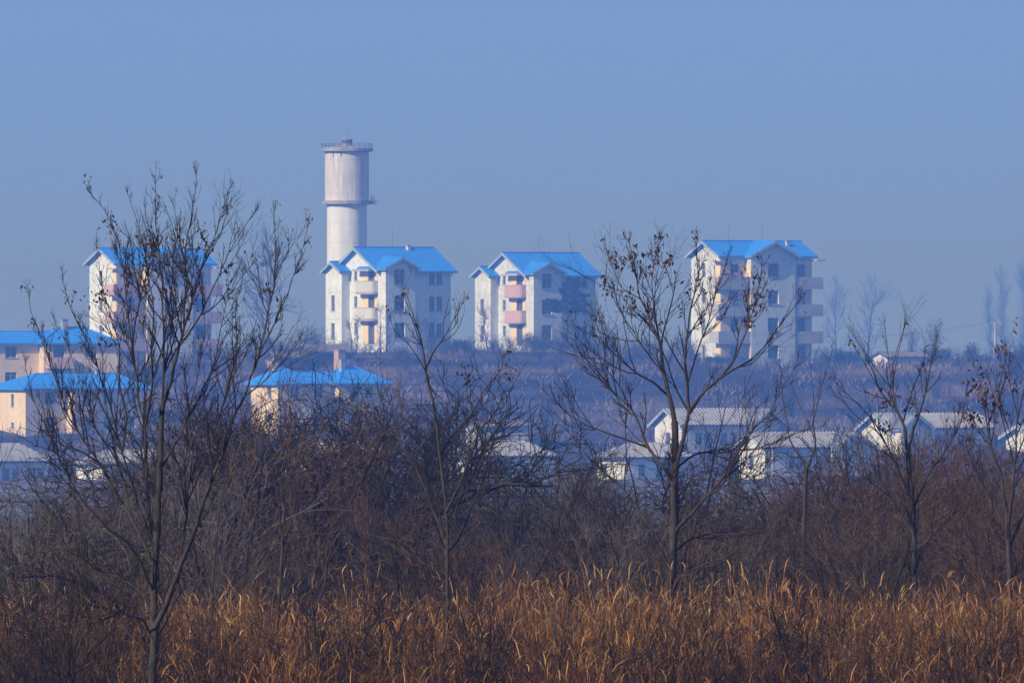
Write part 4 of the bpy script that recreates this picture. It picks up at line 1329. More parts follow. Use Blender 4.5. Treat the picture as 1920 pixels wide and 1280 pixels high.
sapling('thin upright sapling right of the tall left tree', 139, 23, [(394, 1400), (393, 1290), (392, 1210), (397, 1120), (402, 1050)],
        [[(402, 1050), (408, 1000), (414, 950), (425, 880), (432, 800)], [(396, 1130), (420, 1090), (445, 1040)], [(393, 1190), (375, 1170), (358, 1160)], [(392, 1230), (420, 1200), (470, 1165)]], 0.030)
sapling('leaning sapling low in the grass right of the pale rods', 122, 24, [(1135, 1420), (1138, 1300), (1150, 1240)],
        [[(1150, 1240), (1165, 1190), (1185, 1150), (1200, 1120)], [(1148, 1250), (1200, 1235), (1240, 1215)], [(1150, 1245), (1140, 1200), (1150, 1150)]], 0.028)
sapling('pair of thin stems rising into the middle thicket', 160, 25, [(520, 1300), (522, 1150), (528, 1050), (530, 1000)],
        [[(530, 1010), (522, 950), (512, 890), (505, 820), (498, 760)], [(529, 1030), (548, 970), (560, 900), (575, 850)], [(529, 1020), (536, 960), (540, 880)]], 0.036)
sapling('sapling with leaning rods in the grass at right', 130, 26, [(1770, 1420), (1768, 1330), (1745, 1255)],
        [[(1745, 1255), (1728, 1215), (1715, 1190)], [(1765, 1320), (1800, 1270), (1830, 1215)], [(1750, 1270), (1765, 1210), (1770, 1160)]], 0.026)

# ---------------------------------------------------------------- thicket shrubs: five grown once, copied many times
def shrub_mesh(seed, kind):
    """a unit shrub, 1 m tall, wide by kind; returns stems mesh, twig mesh"""
    g = np.random.default_rng(seed)
    if kind == 'twiggy':      ns, lean, wand, k1, k2, k3 = 10, 0.50, 0.12, (6, 10), (4, 6), (1, 3)
    elif kind == 'gnarled':   ns, lean, wand, k1, k2, k3 = 4, 0.48, 0.25, (10, 15), (5, 8), (2, 4)
    else:                     ns, lean, wand, k1, k2, k3 = 7, 0.28, 0.07, (6, 9), (3, 6), (1, 3)      # rods
    S = np.concatenate([g.normal(0, 0.035, (ns, 2)), np.zeros((ns, 1))], 1)
    a = g.uniform(0, 2 * np.pi, ns); l = lean * g.uniform(0.3, 1.2, ns)
    D = np.stack([np.cos(a) * l, np.sin(a) * l, np.ones(ns)], 1)
    P0 = shoots(S, D, g.uniform(0.6, 0.95, ns), 12, wand, 0.05, g)
    R0 = taper(ns, 12, np.full(ns, 0.021 if kind == 'gnarled' else 0.0095), np.full(ns, 0.0026))
    stems = twig_part(P0, R0, 5, g, 0.4, 0.2)
    parts = []
    s, d, r, t, _ = children(P0, R0, k1[0], k1[1], 0.15, g, 0.85)
    P1 = shoots(s, d, g.uniform(0.14, 0.42, len(s)) * (1.2 - 0.6 * t), 7, wand * 1.3, 0.05, g)
    R1 = taper(len(s), 7, np.minimum(r * 0.6, 0.0042), np.full(len(s), 0.0012))
    parts.append(twig_part(P1, R1, 3, g, 0.5, 0.25))
    s, d, r, t, _ = children(P1, R1, k2[0], k2[1], 0.1, g, 0.8)
    P2 = shoots(s, d, g.uniform(0.06, 0.2, len(s)), 4, wand * 1.5, 0.06, g)
    R2 = taper(len(s), 4, np.minimum(r * 0.7, 0.0019), np.full(len(s), 0.0009))
    parts.append(twig_part(P2, R2, 3, g, 0.5, 0.28))
    s, d, r, t, _ = children(P2, R2, k3[0], k3[1], 0.1, g, 0.8)
    P3 = shoots(s, d, g.uniform(0.03, 0.10, len(s)), 3, wand * 1.5, 0.04, g)
    R3 = taper(len(s), 3, np.full(len(s), 0.0011), np.full(len(s), 0.0008))
    parts.append(twig_part(P3, R3, 3, g, 0.5, 0.3))
    v, f, t = join(parts, g)
    sc = 1.0 / np.percentile(v[:, 2], 99.2 if kind == 'gnarled' else 96.5)
    sv, sf, st = stems
    return (sv * sc, sf, st), (v * sc, f, t)


PROTO = []
for seed, kind in ((31, 'twiggy'), (32, 'gnarled'), (33, 'rods'), (34, 'twiggy'), (35, 'gnarled'), (36, 'rods')):
    (sv, sf, st), (v, f, t) = shrub_mesh(seed, kind)
    PROTO.append((kind, (np_mesh('stems', sv, sf, M['brush_dark'], st), np_mesh('twigs', v, f, M['brush_grey'], t))))
PPX = [-80, 0, 60, 110, 200, 300, 400, 480, 560, 700, 780, 850, 900, 1000, 1100, 1250, 1400, 1450, 1500, 1560, 1650, 1750, 1850, 1920, 2000]
PTY = [975, 975, 965, 915, 870, 825, 785, 742, 725, 715, 740, 795, 880, 880, 895, 915, 930, 930, 885, 842, 822, 828, 822, 838, 838]
SHRUB_LABEL = {'twiggy': 'dense twiggy leafless shrub in the brown thicket behind the golden grass',
               'gnarled': 'crooked leafless small tree in the brown thicket behind the golden grass',
               'rods': 'upright many stemmed leafless shrub in the brown thicket behind the golden grass'}
SHRUB_NAME = {'twiggy': 'shrub', 'gnarled': 'gnarled_tree', 'rods': 'rod_shrub'}
SHRUB_CAT = {'twiggy': 'shrub', 'gnarled': 'small tree', 'rods': 'bush'}
g = np.random.default_rng(41)


def plant(px, Y, top_py, proto, mat, wide=1.0, group='thicket behind the grass', label=None):
    kind, pr = PROTO[proto]
    x = (px - 960) / F * Y
    z0 = gz(x, Y) - 0.05
    H = EYE + (640 - top_py) / F * Y - z0
    if H < 0.5: return None
    root = empty(SHRUB_NAME[kind], (x, Y, z0), g.uniform(0, 6.28))
    root.scale = (H * wide, H * wide, H)
    tag(root, label or SHRUB_LABEL[kind], SHRUB_CAT[kind], group)
    link('stems', pr[0], root); o = link('twigs', pr[1], root); o['kind'] = 'stuff'
    o.material_slots[0].link = 'OBJECT'; o.material_slots[0].material = M[mat]
    return root


ZONES = ((330, 'behind the left tree'), (480, 'right of the left tree'), (860, 'below the middle house'),
         (1180, 'below the central cottages'), (1450, 'around the right tree'), (9999, 'before the right cottages'))
KIND_WORDS = {'twiggy': 'dense twiggy leafless shrub', 'gnarled': 'crooked leafless small tree', 'rods': 'upright many stemmed leafless shrub'}
RANK_WORDS = ('in the tall rear rank', 'in the middle rank', 'in the front rank')


def zone(px, kind, rank):
    z = next(w for lim, w in ZONES if px < lim)
    return ('thicket ' + z, KIND_WORDS[kind] + ' ' + RANK_WORDS[rank] + ' ' + z)


# rear rank follows the skyline of the thicket, the ranks in front are lower
for rank, (Y0, Y1, step, drop, jit) in enumerate(((235, 290, 44, 0, 22), (205, 240, 52, 60, 40), (178, 206, 60, 130, 45))):
    px = -90.0
    while px < 2010:
        x_ = px + g.normal(0, 10)
        top = np.interp(x_, PPX, PTY)
        if rank == 0: top += abs(g.normal(0, jit)) * 0.9 - 6
        else: top = max(top + 15, min(top + drop, 985)) + g.normal(0, jit) * 0.7
        if 440 < x_ < 880 and rank: top = max(top, 860 + 70 * rank + g.normal(0, 18))
        if x_ > 1430: pt, mt = g.choice([0, 3, 2, 5]), g.choice(['brush_red', 'brush_red', 'brush_red', 'brush_grey', 'brush_dark'])
        elif 470 < x_ < 860: pt, mt = g.choice([1, 4, 0, 3]), g.choice(['brush_grey', 'brush_dark', 'brush_dark', 'brush_red'])
        else: pt, mt = g.choice([0, 1, 2, 3, 4, 5]), g.choice(['brush_grey', 'brush_dark', 'brush_red', 'brush_tan'])
        if not (rank == 0 and 100 < x_ < 360 and g.random() < 0.6) and not (rank == 0 and x_ < 100 and g.random() < 0.5):
            plant(x_, FS * g.uniform(Y0, Y1), top, int(pt), mt, g.uniform(0.85, 1.2), *zone(x_, PROTO[int(pt)][0], rank))
        px += step * g.uniform(0.7, 1.3) * (1.5 if 440 < x_ < 880 else 1.0)

for px, Y, top, pt, mt, lab in ((505, 236, 722, 1, 'brush_dark', 'crooked dark small tree before the lit gable of the middle blue roofed house'),
                                (545, 222, 760, 0, 'brush_red', 'twiggy shrub below the left hip of the middle blue roofed house'),
                                (1225, 262, 812, 1, 'brush_dark', 'crooked small tree left behind the trunk of the right foreground tree'),
                                (1330, 250, 800, 4, 'brush_dark', 'crooked small tree right behind the trunk of the right foreground tree'),
                                (1385, 246, 835, 1, 'brush_grey', 'crooked small tree before the porch cottage gable'),
                                (1130, 255, 838, 4, 'brush_grey', 'crooked small tree before the left hipped end of the cottage by the right tree'),
                                (990, 240, 845, 0, 'brush_grey', 'twiggy shrub before the right end of the central cottage'),
                                (365, 240, 785, 4, 'brush_dark', 'crooked small tree right behind the crown of the left tree'),
                                (425, 236, 760, 1, 'brush_dark', 'crooked small tree between the left tree and the middle house'),
                                (720, 228, 745, 4, 'brush_dark', 'crooked small tree below the right hip of the middle house'),
                                (630, 232, 722, 1, 'brush_dark', 'crooked small tree rising before the middle of the blue roofed house'),
                                (1690, 225, 842, 0, 'brush_red', 'twiggy red shrub before the front gable of the far right cottage'),
                                (1870, 228, 842, 3, 'brush_red', 'twiggy red shrub before the cottage cut by the right edge')):
    plant(px, FS * Y, top, pt, mt, 1.05, None, lab)

gd = np.random.default_rng(43)
for px, Y, top in ((20, 131, 1085), (75, 137, 1060), (120, 128, 1120), (165, 141, 1065), (210, 133, 1130), (40, 122, 1180), (140, 121, 1190), (330, 126, 1170), (450, 134, 1110), (520, 124, 1180),
                   (660, 130, 1130), (730, 139, 1085), (850, 127, 1160), (900, 136, 1105), (1010, 130, 1150), (1180, 125, 1185), (1290, 134, 1140), (1420, 128, 1170), (1500, 137, 1110), (1620, 126, 1190),
                   (1700, 135, 1130), (1830, 128, 1160), (1900, 137, 1110)):
    o = plant(px, FS * Y, top, int(gd.choice([0, 2, 3, 5])), str(gd.choice(['brush_dark', 'brush_red', 'brush_dark'])), 0.8, 'dark bushes among the golden grass', 'small dark leafless bush among the golden grass ' + next(w for lim, w in ((250, 'left of the tall left tree'), (600, 'right of the tall left tree'), (1000, 'near the slender middle tree'), (1350, 'before the right of centre tree'), (9999, 'at the right end of the grass')) if px < lim))

# the thicket runs on to either side of the view
gm = np.random.default_rng(44)
vs, fs, ts, off = [], [], [], 0
for k in range(18):
    me = PROTO[k % 6][1][1]
    nv = len(me.vertices); co = np.empty(nv * 3, np.float32); me.vertices.foreach_get('co', co); co = co.reshape(-1, 3)
    tn = np.empty(nv, np.float32); me.attributes['tint'].data.foreach_get('value', tn)
    fi = np.empty(len(me.polygons) * 4, np.int32); me.loops.foreach_get('vertex_index', fi); fi = fi.reshape(-1, 4)
    Y = FS * gm.uniform(185, 285); x = (1 if k % 2 else -1) * (1120 + 85 * (k // 2) + gm.uniform(-30, 30)) / F * Y
    H = gm.uniform(1.5, 2.3); a_ = gm.uniform(0, 6.28)
    R_ = np.array([[math.cos(a_), -math.sin(a_), 0], [math.sin(a_), math.cos(a_), 0], [0, 0, 1]])
    vs.append((co * H) @ R_.T + np.array([x, Y, gz(x, Y) - 0.05])); fs.append(fi + off); ts.append(tn); off += nv
o = link('outer_thicket', np_mesh('outer_thicket', np.concatenate(vs), np.concatenate(fs), M['brush_grey'], np.concatenate(ts))); tag(o, kind='stuff')

# low tangle filling the foot of the thicket
N = 5500
gy_ = FS * (168 + 125 * g.random(N))
gx_ = g.uniform(-1, 1, N) * (960 + 90) / F * gy_
S = np.stack([gx_, gy_, ground_z(gx_, gy_)], 1)
D = np.concatenate([g.normal(0, 0.45, (N, 2)), np.ones((N, 1))], 1)
hl = FS * g.uniform(0.7, 2.3, N) * (0.7 + 0.5 * np.sin(gx_ * 1.8 + gy_ * 0.22))
P = shoots(S, D, np.maximum(hl, 0.25), 6, 0.16, 0.02, g)
R = taper(N, 6, np.full(N, FS * 0.011), np.full(N, FS * 0.004))
parts = [twig_part(P, R, 3, g, 0.45, 0.25)]
s, d, r, t, _ = children(P, R, 2, 4, 0.25, g, 0.8)
parts.append(twig_part(shoots(s, d, FS * g.uniform(0.2, 0.6, len(s)), 4, 0.15, 0.05, g), taper(len(s), 4, np.full(len(s), FS * 0.006), np.full(len(s), FS * 0.003)), 3, g, 0.5, 0.3))
v, f, t = join(parts, g)
o = link('undergrowth', np_mesh('undergrowth', v, f, M['brush_red'], t)); tag(o, kind='stuff')

# ---------------------------------------------------------------- the tall dry grass
def strips(P, W, g):
    """flat blades along polylines P (N,n,3), half widths W (N,n), each turned its own way"""
    N, n = P.shape[:2]
    fa = g.uniform(0, 2 * np.pi, N)
    sd = np.stack([np.cos(fa), np.sin(fa), np.zeros(N)], 1)
    V = np.stack([P - sd[:, None] * W[..., None], P + sd[:, None] * W[..., None]], 2)
    base = (np.arange(N) * n * 2)[:, None] + (np.arange(n - 1) * 2)[None]
    return V.reshape(-1, 3), np.stack([base, base + 1, base + 3, base + 2], -1).reshape(-1, 4)


def grass(name, N, Ya, Yb, g, hmul=1.0, tone0=0.5, halfpx=1040, inner=0, rag=0.22, wide=1.0, nleaf=2, heads=0.3):
    """tall dry grass in tufts: thin culms, arching withered leaves and drooping heads"""
    nt = N // 30
    ty = FS * np.sqrt(g.uniform(Ya ** 2, Yb ** 2, nt)); tx = g.choice([-1, 1], nt) * g.uniform(inner, halfpx, nt) / F * ty
    k = g.integers(0, nt, N)
    x = tx[k] + g.normal(0, 0.20 * FS, N); y = ty[k] + g.normal(0, 0.28 * FS, N)
    X, Yq = tx / FS, ty / FS
    patch = np.sin(X * 1.15 + 0.8) * np.sin(Yq * 0.21 + X * 0.35) + 0.6 * np.sin(X * 2.3 + Yq * 0.5) + 0.5 * np.sin(X * 4.1 - Yq * 0.9)
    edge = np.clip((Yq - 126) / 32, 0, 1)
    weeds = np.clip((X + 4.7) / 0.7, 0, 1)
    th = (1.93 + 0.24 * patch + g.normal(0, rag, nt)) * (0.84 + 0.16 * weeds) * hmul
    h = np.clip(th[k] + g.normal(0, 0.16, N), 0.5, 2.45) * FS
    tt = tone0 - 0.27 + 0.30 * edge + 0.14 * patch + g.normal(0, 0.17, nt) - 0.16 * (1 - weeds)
    tone = tt[k] + g.normal(0, 0.15, N)
    S = np.stack([x, y, ground_z(x, y) - 0.03], 1)
    tl = g.normal(0, 0.24, (nt, 2))                       # each tuft leans its own way, some lie half flattened
    D = np.concatenate([tl[k] + g.normal(0, 0.12, (N, 2)), np.ones((N, 1))], 1)
    P = shoots(S, D, h, 4, 0.06, -0.015, g)
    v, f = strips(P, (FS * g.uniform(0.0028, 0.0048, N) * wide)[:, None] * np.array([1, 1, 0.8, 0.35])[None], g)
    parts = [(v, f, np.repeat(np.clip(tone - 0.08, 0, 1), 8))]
    for q in range(nleaf):
        t = g.uniform(0.45, 0.98, N)
        fidx = t * 3; i0 = np.minimum(fidx.astype(int), 2); fr = (fidx - i0)[:, None]
        st = P[np.arange(N), i0] * (1 - fr) + P[np.arange(N), i0 + 1] * fr
        a_ = g.uniform(0, 2 * np.pi, N)
        d = np.stack([np.cos(a_) * 0.5, np.sin(a_) * 0.5, np.ones(N) * g.uniform(0.4, 1.3, N)], 1)
        L = FS * g.uniform(0.14, 0.40, N)
        lp = shoots(st, d, L, 4, 0.18, -0.52, g)
        v, f = strips(lp, (FS * g.uniform(0.0028, 0.0055, N) * wide)[:, None] * np.array([0.6, 1, 0.85, 0.1])[None], g)
        parts.append((v, f, np.repeat(np.clip(tone + g.normal(0.03, 0.12, N), 0, 1), 8)))
    if heads:
        m = g.random(N) < heads
        n_ = int(m.sum())
        hp = shoots(P[m, -1], (P[m, -1] - P[m, -2]) / FS + g.normal(0, 0.1, (n_, 3)), FS * g.uniform(0.14, 0.30, n_), 4, 0.12, -0.40, g)
        v, f = strips(hp, (FS * g.uniform(0.005, 0.0085, n_))[:, None] * np.array([0.5, 1, 0.9, 0.2])[None], g)
        parts.append((v, f, np.repeat(np.clip(tone[m] + 0.12 + g.normal(0, 0.1, n_), 0, 1), 8)))
    v, f, t = join(parts, g)
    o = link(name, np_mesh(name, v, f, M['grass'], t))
    tag(o, kind='stuff')


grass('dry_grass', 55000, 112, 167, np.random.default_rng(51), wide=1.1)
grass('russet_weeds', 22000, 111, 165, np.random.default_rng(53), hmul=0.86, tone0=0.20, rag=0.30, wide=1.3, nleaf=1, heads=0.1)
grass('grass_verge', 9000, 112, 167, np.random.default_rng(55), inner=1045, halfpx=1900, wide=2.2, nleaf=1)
# dark dead stems standing among the grass, thickest at the left
g = np.random.default_rng(54)
N = 2100
y = FS * np.sqrt(g.uniform(112 ** 2, 164 ** 2, N)); x = g.uniform(-1, 1, N) * 1040 / F * y
keep = (x / FS < -4.1) | (g.random(N) < 0.5)
x, y = x[keep], y[keep]; N = len(x)
S = np.stack([x, y, ground_z(x, y) - 0.03], 1)
D = np.concatenate([g.normal(0, 0.22, (N, 2)), np.ones((N, 1))], 1)
P = shoots(S, D, FS * g.uniform(1.4, 2.35, N), 7, 0.07, 0.02, g)
R = taper(N, 7, np.full(N, FS * 0.007), np.full(N, FS * 0.003))
parts = [twig_part(P, R, 3, g, 0.4)]
s, d, r, t, _ = children(P, R, 3, 7, 0.3, g, 0.7)
P2 = shoots(s, d, FS * g.uniform(0.15, 0.5, len(s)), 4, 0.12, 0.05, g)
parts.append(twig_part(P2, taper(len(s), 4, np.full(len(s), FS * 0.004), np.full(len(s), FS * 0.002)), 3, g, 0.4))
v, f, t = join(parts, g)
o = link('dead_stems', np_mesh('dead_stems', v, f, M['brush_dark'], t)); tag(o, kind='stuff')

# ---------------------------------------------------------------- hillside scrub, hedges, pine, far trees
g = np.random.default_rng(61)
N = 26000
hx = g.uniform(-62, 62, N); hy = 990 + 105 * g.random(N)
keep = np.ones(N, bool)
for (bx0, bx1, by0, by1) in ((-50, -25, 1030, 1200),):
    pass
dens_ = np.sin(hx * 0.33 + 1.0) * np.sin(hy * 0.19 + hx * 0.11) + 0.5 * np.sin(hx * 0.9) * np.sin(hy * 0.5) + g.normal(0, 0.35, N)
keep &= dens_ > 0.12
hx, hy, dn = hx[keep], hy[keep], dens_[keep]
S = np.stack([hx, hy, ground_z(hx, hy) - 0.05], 1)
n_ = len(S)
D = np.concatenate([g.normal(0, 0.4, (n_, 2)), np.ones((n_, 1))], 1)
P = shoots(S, D, g.uniform(0.4, 1.2, n_) * np.clip(0.8 + 0.4 * dn, 0.4, 1.6), 5, 0.18, 0.0, g)
v, f = tubes(P, taper(n_, 5, np.full(n_, 0.035), np.full(n_, 0.018)), 3)
t = np.repeat(np.clip(0.3 + 0.18 * np.sin(hx * 0.21 + hy * 0.3) + g.normal(0, 0.22, n_), 0, 1), 15)
o = link('hillside_scrub', np_mesh('hillside_scrub', v, f, M['hill_brush'], t)); tag(o, kind='stuff')


def leafy_blob(cx, cy, z0, rx, ry, h, n, g, size):
    """small leaf faces through a lumpy volume"""
    k = max(3, int(rx / 0.5))
    lc = np.stack([g.uniform(-rx, rx, k) * 0.75, g.uniform(-ry, ry, k) * 0.75, g.uniform(0.25, 0.75, k) * h], 1)
    i = g.integers(0, k, n)
    c = lc[i] + g.normal(0, 1, (n, 3)) * np.array([min(rx, 0.9) * 0.42, min(ry, 0.9) * 0.42, h * 0.22])
    c[:, 2] = np.clip(c[:, 2], 0.0, h * 1.15)
    c += np.array([cx, cy, z0])
    a1 = unit(g.normal(0, 1, (n, 3))); a2 = unit(np.cross(a1, g.normal(0, 1, (n, 3))))
    L = size * g.uniform(0.6, 1.4, (n, 1))
    V = np.stack([c - a1 * L, c + a2 * L * 0.5, c + a1 * L, c - a2 * L * 0.5], 1).reshape(-1, 3)
    t = np.repeat(np.clip(g.normal(0.45, 0.25, n), 0, 1), 4)
    return V, np.arange(n * 4).reshape(-1, 4), t


for k, (px, Y, top, w_, lab, mt) in enumerate((
        (1568, 1112, 658, 1.7, 'dark rounded hedge beside the right block', 'hedge'),
        (1612, 1118, 664, 1.8, 'low dark hedge between the right block and the white hut', 'hedge'),
        (1712, 1120, 652, 2.0, 'dark bushy mass behind the white hut', 'hedge'),
        (1775, 1124, 658, 2.2, 'dark hedge right of the white hut', 'hedge'),
        (1840, 1100, 662, 2.0, 'tan dry reed bed left of the utility pole foot', 'hill_brush'),
        (1905, 1098, 660, 2.2, 'tan dry reed bed at the right edge of the hilltop', 'hill_brush'),
        (1820, 1108, 648, 0.7, 'ragged bush standing up from the right hedge', 'hill_brush'),
        (560, 1085, 655, 1.6, 'dark bush behind the old tiled hut', 'hedge'),
        (1010, 1100, 630, 1.6, 'dark round bush against the front of the pink balcony block', 'hedge'),
        (850, 1095, 640, 1.6, 'grey bush between the two smaller blocks', 'hill_brush'),
        (740, 1060, 652, 1.2, 'low bush in front of the water tower block', 'hill_brush'),
        (1350, 1085, 672, 1.6, 'dark low bush at the foot of the right block', 'hedge'))):
    x = (px - 960) / F * Y; z0 = gz(x, Y) - 0.15
    h = EYE + (640 - top) / F * Y - z0
    v, f, t = leafy_blob(0, 0, 0, w_, 0.8, h, int(1500 * w_), g, 0.085)
    o = link('bush', np_mesh('bush', v, f, M[mt], t), None, (x, Y, z0)); tag(o, lab, 'bush')

# pale dry tufts in the gaps of the scrub
N = 16000
hx = g.uniform(-62, 62, N); hy = 992 + 100 * g.random(N)
dn = np.sin(hx * 0.33 + 1.0) * np.sin(hy * 0.19 + hx * 0.11) + 0.5 * np.sin(hx * 0.9) * np.sin(hy * 0.5) + g.normal(0, 0.3, N)
keep = dn < -0.15
hx, hy = hx[keep], hy[keep]; n_ = len(hx)
S = np.stack([hx, hy, ground_z(hx, hy) - 0.03], 1)
P = shoots(S, np.concatenate([g.normal(0, 0.4, (n_, 2)), np.ones((n_, 1))], 1), g.uniform(0.3, 0.75, n_), 4, 0.15, -0.1, g)
v, f = tubes(P, taper(n_, 4, np.full(n_, 0.05), np.full(n_, 0.02)), 3)
o = link('dry_hill_grass', np_mesh('dry_hill_grass', v, f, M['hill_tan'], np.repeat(np.clip(g.normal(0.5, 0.25, n_), 0, 1), 12))); tag(o, kind='stuff')

# the dark pine beside the pink balcony block
pr = empty('pine_tree', at(1062, 662, 1095)); tag(pr, 'dark spreading pine in front of the block with pink balconies', 'pine tree')
pg = np.random.default_rng(71)
zt = lambda py: (662 - py) * 1095 / F
tr = MB(); tr.tube([(0, 0, -0.5), (0.05, 0, zt(600)), (0.35, 0, zt(560)), (0.55, 0, zt(528))], [0.17, 0.14, 0.1, 0.04], 7)
tr.build('trunk', M['bark'], pr)
bp, bd_, bl = [], [], []
for k in range(64):
    u_ = pg.random() ** 0.8
    z = zt(588) + (zt(524) - zt(588)) * u_
    a_ = pg.uniform(0, 2 * np.pi)
    bp.append((0.05 + 0.5 * u_, 0, z - 0.1)); bd_.append((math.cos(a_), math.sin(a_), 0.16 + 0.5 * u_ * u_))
    bl.append((2.75 * (1 - u_) ** 0.75 + 0.35) * pg.uniform(0.6, 1.1))
Pb = shoots(np.array(bp), np.array(bd_), np.array(bl), 7, 0.10, 0.03, pg)
v, f = tubes(Pb, taper(64, 7, np.full(64, 0.05), np.full(64, 0.012)), 4)
link('branches', np_mesh('branches', v, f, M['bark']), pr)
s, d, r, t, _ = children(Pb, taper(64, 7, np.full(64, .05), np.full(64, .012)), 11, 15, 0.25, pg, 0.9)
c = np.repeat(s, 26, 0) + pg.normal(0, 0.11, (len(s) * 26, 3)) * np.array([1, 1, 0.55])
a1 = unit(pg.normal(0, 1, (len(c), 3)) + np.array([0, 0, 0.5])); a2 = unit(np.cross(a1, pg.normal(0, 1, (len(c), 3))))
L = pg.uniform(0.08, 0.18, (len(c), 1))
V = np.stack([c - a1 * L, c + a2 * L * 0.3, c + a1 * L, c - a2 * L * 0.3], 1).reshape(-1, 3)
o = link('crown', np_mesh('crown', V, np.arange(len(c) * 4).reshape(-1, 4), M['needles'], np.repeat(np.clip(pg.normal(0.4, 0.25, len(c)), 0, 1), 4)), pr)
o['kind'] = 'stuff'


def far_tree(px, base_py, Y, top_py, seed, label, width=0.5, stems=1, nl=10, name='far_tree', group=None, thick=1.0, up=0.08, k=(4, 7)):
    g = np.random.default_rng(seed)
    x = (px - 960) / F * Y; z0 = gz(x, Y) - 0.3
    H = EYE + (640 - top_py) / F * Y - z0
    root = empty(name, (x, Y, z0)); tag(root, label, 'bare tree', group)
    S = np.zeros((stems, 3)); S[:, 0] = g.normal(0, 0.2, stems)
    D = np.concatenate([g.normal(0, 0.12, (stems, 2)), np.ones((stems, 1))], 1)
    P0 = shoots(S, D, np.full(stems, H * 0.93), 14, 0.045, 0.06, g)
    R0 = taper(stems, 14, np.full(stems, 0.016 * H * thick), np.full(stems, 0.003 * H * thick))
    v, f = tubes(P0, R0, 6); link('trunk', np_mesh('trunk', v, f, M['bark']), root)
    s, d, r, t, _ = children(P0, R0, nl, nl + 6, 0.22, g, 0.95)
    P1 = shoots(s, d, H * width * g.uniform(0.5, 1.0, len(s)) * (1.15 - 0.75 * t), 9, 0.10, up, g)
    R1 = taper(len(s), 9, np.minimum(r * 0.55, 0.006 * H * thick), np.full(len(s), 0.0014 * H * thick))
    v, f = tubes(P1, R1, 4); link('limbs', np_mesh('limbs', v, f, M['bark']), root)
    root.children[-1]['kind'] = 'stuff'
    parts = []
    s, d, r, t, _ = children(P1, R1, k[0], k[1], 0.15, g, 0.75)
    P2 = shoots(s, d, H * 0.13 * g.uniform(0.4, 1.1, len(s)), 5, 0.12, up, g)
    R2 = taper(len(s), 5, np.minimum(r * 0.7, 0.0022 * H * thick), np.full(len(s), 0.001 * H * thick))
    parts.append(twig_part(P2, R2, 3, g, 0.4))
    s, d, r, t, _ = children(P2, R2, 2, 4, 0.15, g, 0.75)
    P3 = shoots(s, d, H * 0.06 * g.uniform(0.4, 1.1, len(s)), 3, 0.12, up * 0.5, g)
    parts.append(twig_part(P3, taper(len(s), 3, np.full(len(s), 0.0012 * H * thick), np.full(len(s), 0.0008 * H * thick)), 3, g, 0.4))
    v, f, t = join(parts, g)
    o = link('crown', np_mesh('crown', v, f, M['twig'], t), root); o['kind'] = 'stuff'
    return root


ft = far_tree(488, 690, 1125, 458, 81, 'large rounded bare tree with a twig nest right of the left tall block', 0.62, 1, 34, k=(6, 9), thick=0.8, up=0.03)
nb = MB()
ng = np.random.default_rng(82)
nest_c = np.array(at(493, 495, 1124.5))
for k in range(90):
    a_ = ng.normal(0, 0.17, 3) * np.array([1, 1, 0.7]); b_ = a_ + unit(ng.normal(0, 1, 3)) * 0.28
    nb.tube([a_, b_], 0.02, 3, False)
no = nb.build('bird_nest', M['bark'], None, loc=nest_c); tag(no, 'round twig nest high in the bare tree right of the left tall block', 'nest')
far_tree(1572, 660, 2500, 525, 83, 'faint bare tree in the haze nearest the right block', 0.35, 1, 16, thick=0.9)
far_tree(1628, 660, 2350, 530, 84, 'faint straight bare tree in the haze right of the nearest one', 0.38, 1, 16, thick=0.9)
far_tree(1712, 664, 1140, 622, 85, 'small bare bush tree behind the white hut', 0.6, 3, 10)
far_tree(1752, 664, 1135, 612, 86, 'small spreading bare tree right of the white hut', 0.7, 3, 10)
far_tree(1855, 670, 2950, 545, 87, 'ghostly grey poplar left of the pole in the haze', 0.16, 1, 40, thick=0.5, up=0.22, name='poplar', group=None)
far_tree(1885, 670, 2900, 508, 88, 'tallest ghostly poplar in the haze at the right edge', 0.15, 1, 40, thick=0.5, up=0.22, name='poplar')
far_tree(1925, 670, 2850, 500, 89, 'ghostly poplar cut by the right edge', 0.15, 1, 40, thick=0.5, up=0.22, name='poplar')
far_tree(716, 668, 1062, 575, 90, 'thin bare tree in front of the white corner of the tower block', 0.22, 2, 14)
far_tree(663, 668, 1062, 590, 91, 'thin bare sapling in front of the stair wing of the tower block', 0.2, 2, 12)
far_tree(925, 672, 1100, 570, 92, 'spreading pale bare tree before the stair wing of the pink balcony block', 0.42, 1, 18)
far_tree(795, 672, 1060, 600, 93, 'bare scrub tree before the shaded front of the tower block', 0.5, 3, 14)
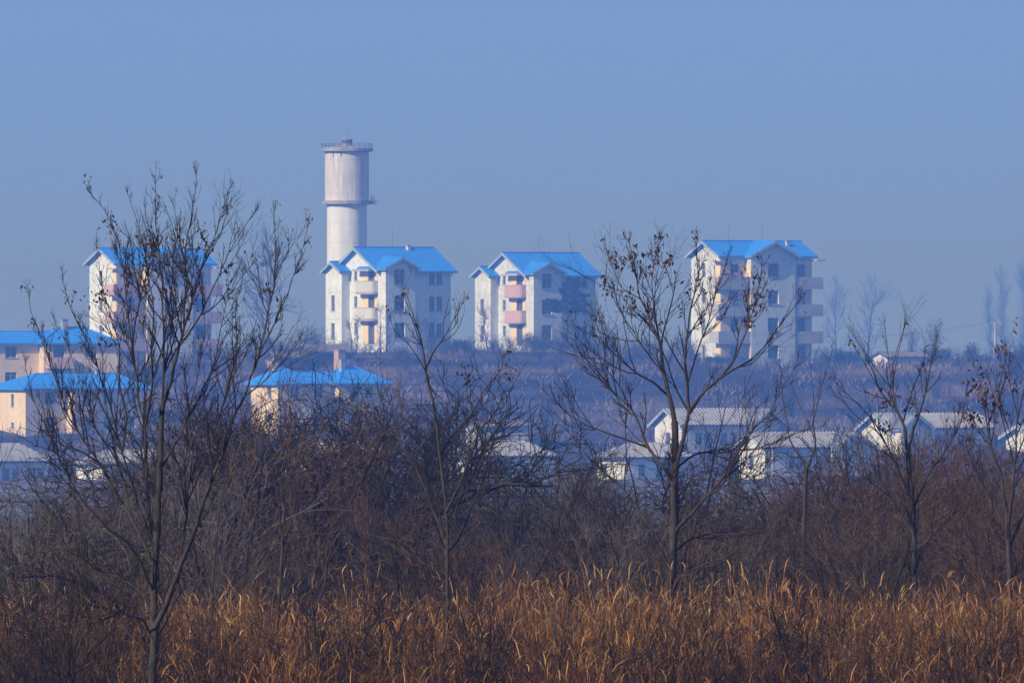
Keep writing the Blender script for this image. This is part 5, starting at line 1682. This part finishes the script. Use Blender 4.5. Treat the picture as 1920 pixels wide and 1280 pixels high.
# scrub growing out of the ring of the water tower
sg = np.random.default_rng(95)
sp = np.array(at(693, 379, 1124.0))
S = np.zeros((16, 3)); D = np.stack([np.abs(sg.normal(0.7, 0.4, 16)), sg.normal(0, 0.3, 16), sg.normal(0.15, 0.4, 16)], 1)
P = shoots(S, D, sg.uniform(0.4, 1.0, 16), 6, 0.14, 0.02, sg)
R = taper(16, 6, np.full(16, .016), np.full(16, .008))
s, d, r, t, _ = children(P, R, 4, 7, 0.2, sg, 0.8)
P2 = shoots(s, d, sg.uniform(0.15, 0.4, len(s)), 4, 0.14, 0.02, sg)
v, f, t = join([twig_part(P, R, 3, sg, 0.4), twig_part(P2, taper(len(s), 4, np.full(len(s), .01), np.full(len(s), .007)), 3, sg, 0.4)], sg)
o = link('tower_scrub', np_mesh('tower_scrub', v, f, M['twig'], t), None, sp); tag(o, 'wild bush sprouting from the right side of the tower ring', 'bush')
# bare shrubs about the village and along the foot of the hill
for k, (px, Y, top) in enumerate(((720, 1000, 770), (800, 1005, 770), (1085, 985, 820), (1110, 1000, 800), (1270, 985, 800), (1330, 992, 815), (1380, 990, 812), (1750, 985, 820),
                                  (1560, 955, 860), (230, 985, 820), (300, 990, 800), (430, 990, 770), (460, 1000, 740), (970, 1000, 800), (1030, 1005, 790), (330, 1070, 655), (410, 1075, 650), (260, 1060, 690),
                                  (1000, 1078, 645), (1060, 1080, 640), (760, 1070, 645), (1450, 1070, 690), (870, 1075, 660), (1130, 1070, 660), (1200, 1075, 670))):
    plant(px, Y, top, k % 6, 'brush_grey' if k % 3 else 'brush_red', 1.3, 'bare bushes round the village houses', 'leafless bush growing near the houses on the village slope')

# scattered scrub bushes on the slope between the cottages and the blocks
g = np.random.default_rng(97)
for k in range(90):
    Y = g.uniform(1002, 1082); px = g.uniform(360, 1935)
    x = (px - 960) / F * Y
    top = 640 - (gz(x, Y) + g.uniform(1.0, 3.2) - EYE) * F / Y
    plant(px, Y, top, int(g.integers(0, 6)), g.choice(['brush_dark', 'brush_dark', 'brush_grey', 'brush_tan']), 1.5, 'scrub bushes on the hillside', 'low leafless scrub bush on the hazy hillside below the blocks')

# bushes along the crest and round the feet of the blocks
for k in range(46):
    Y = g.uniform(1072, 1096); px = g.uniform(420, 1935)
    if 1615 < px < 1745: continue
    x = (px - 960) / F * Y
    top = 640 - (gz(x, Y) + g.uniform(0.6, 1.9) - EYE) * F / Y
    plant(px, Y, top, int(g.integers(0, 6)), g.choice(['brush_dark', 'brush_grey', 'brush_dark']), 1.7, 'bushes along the hill crest', 'ragged leafless bush along the crest at the feet of the blocks')
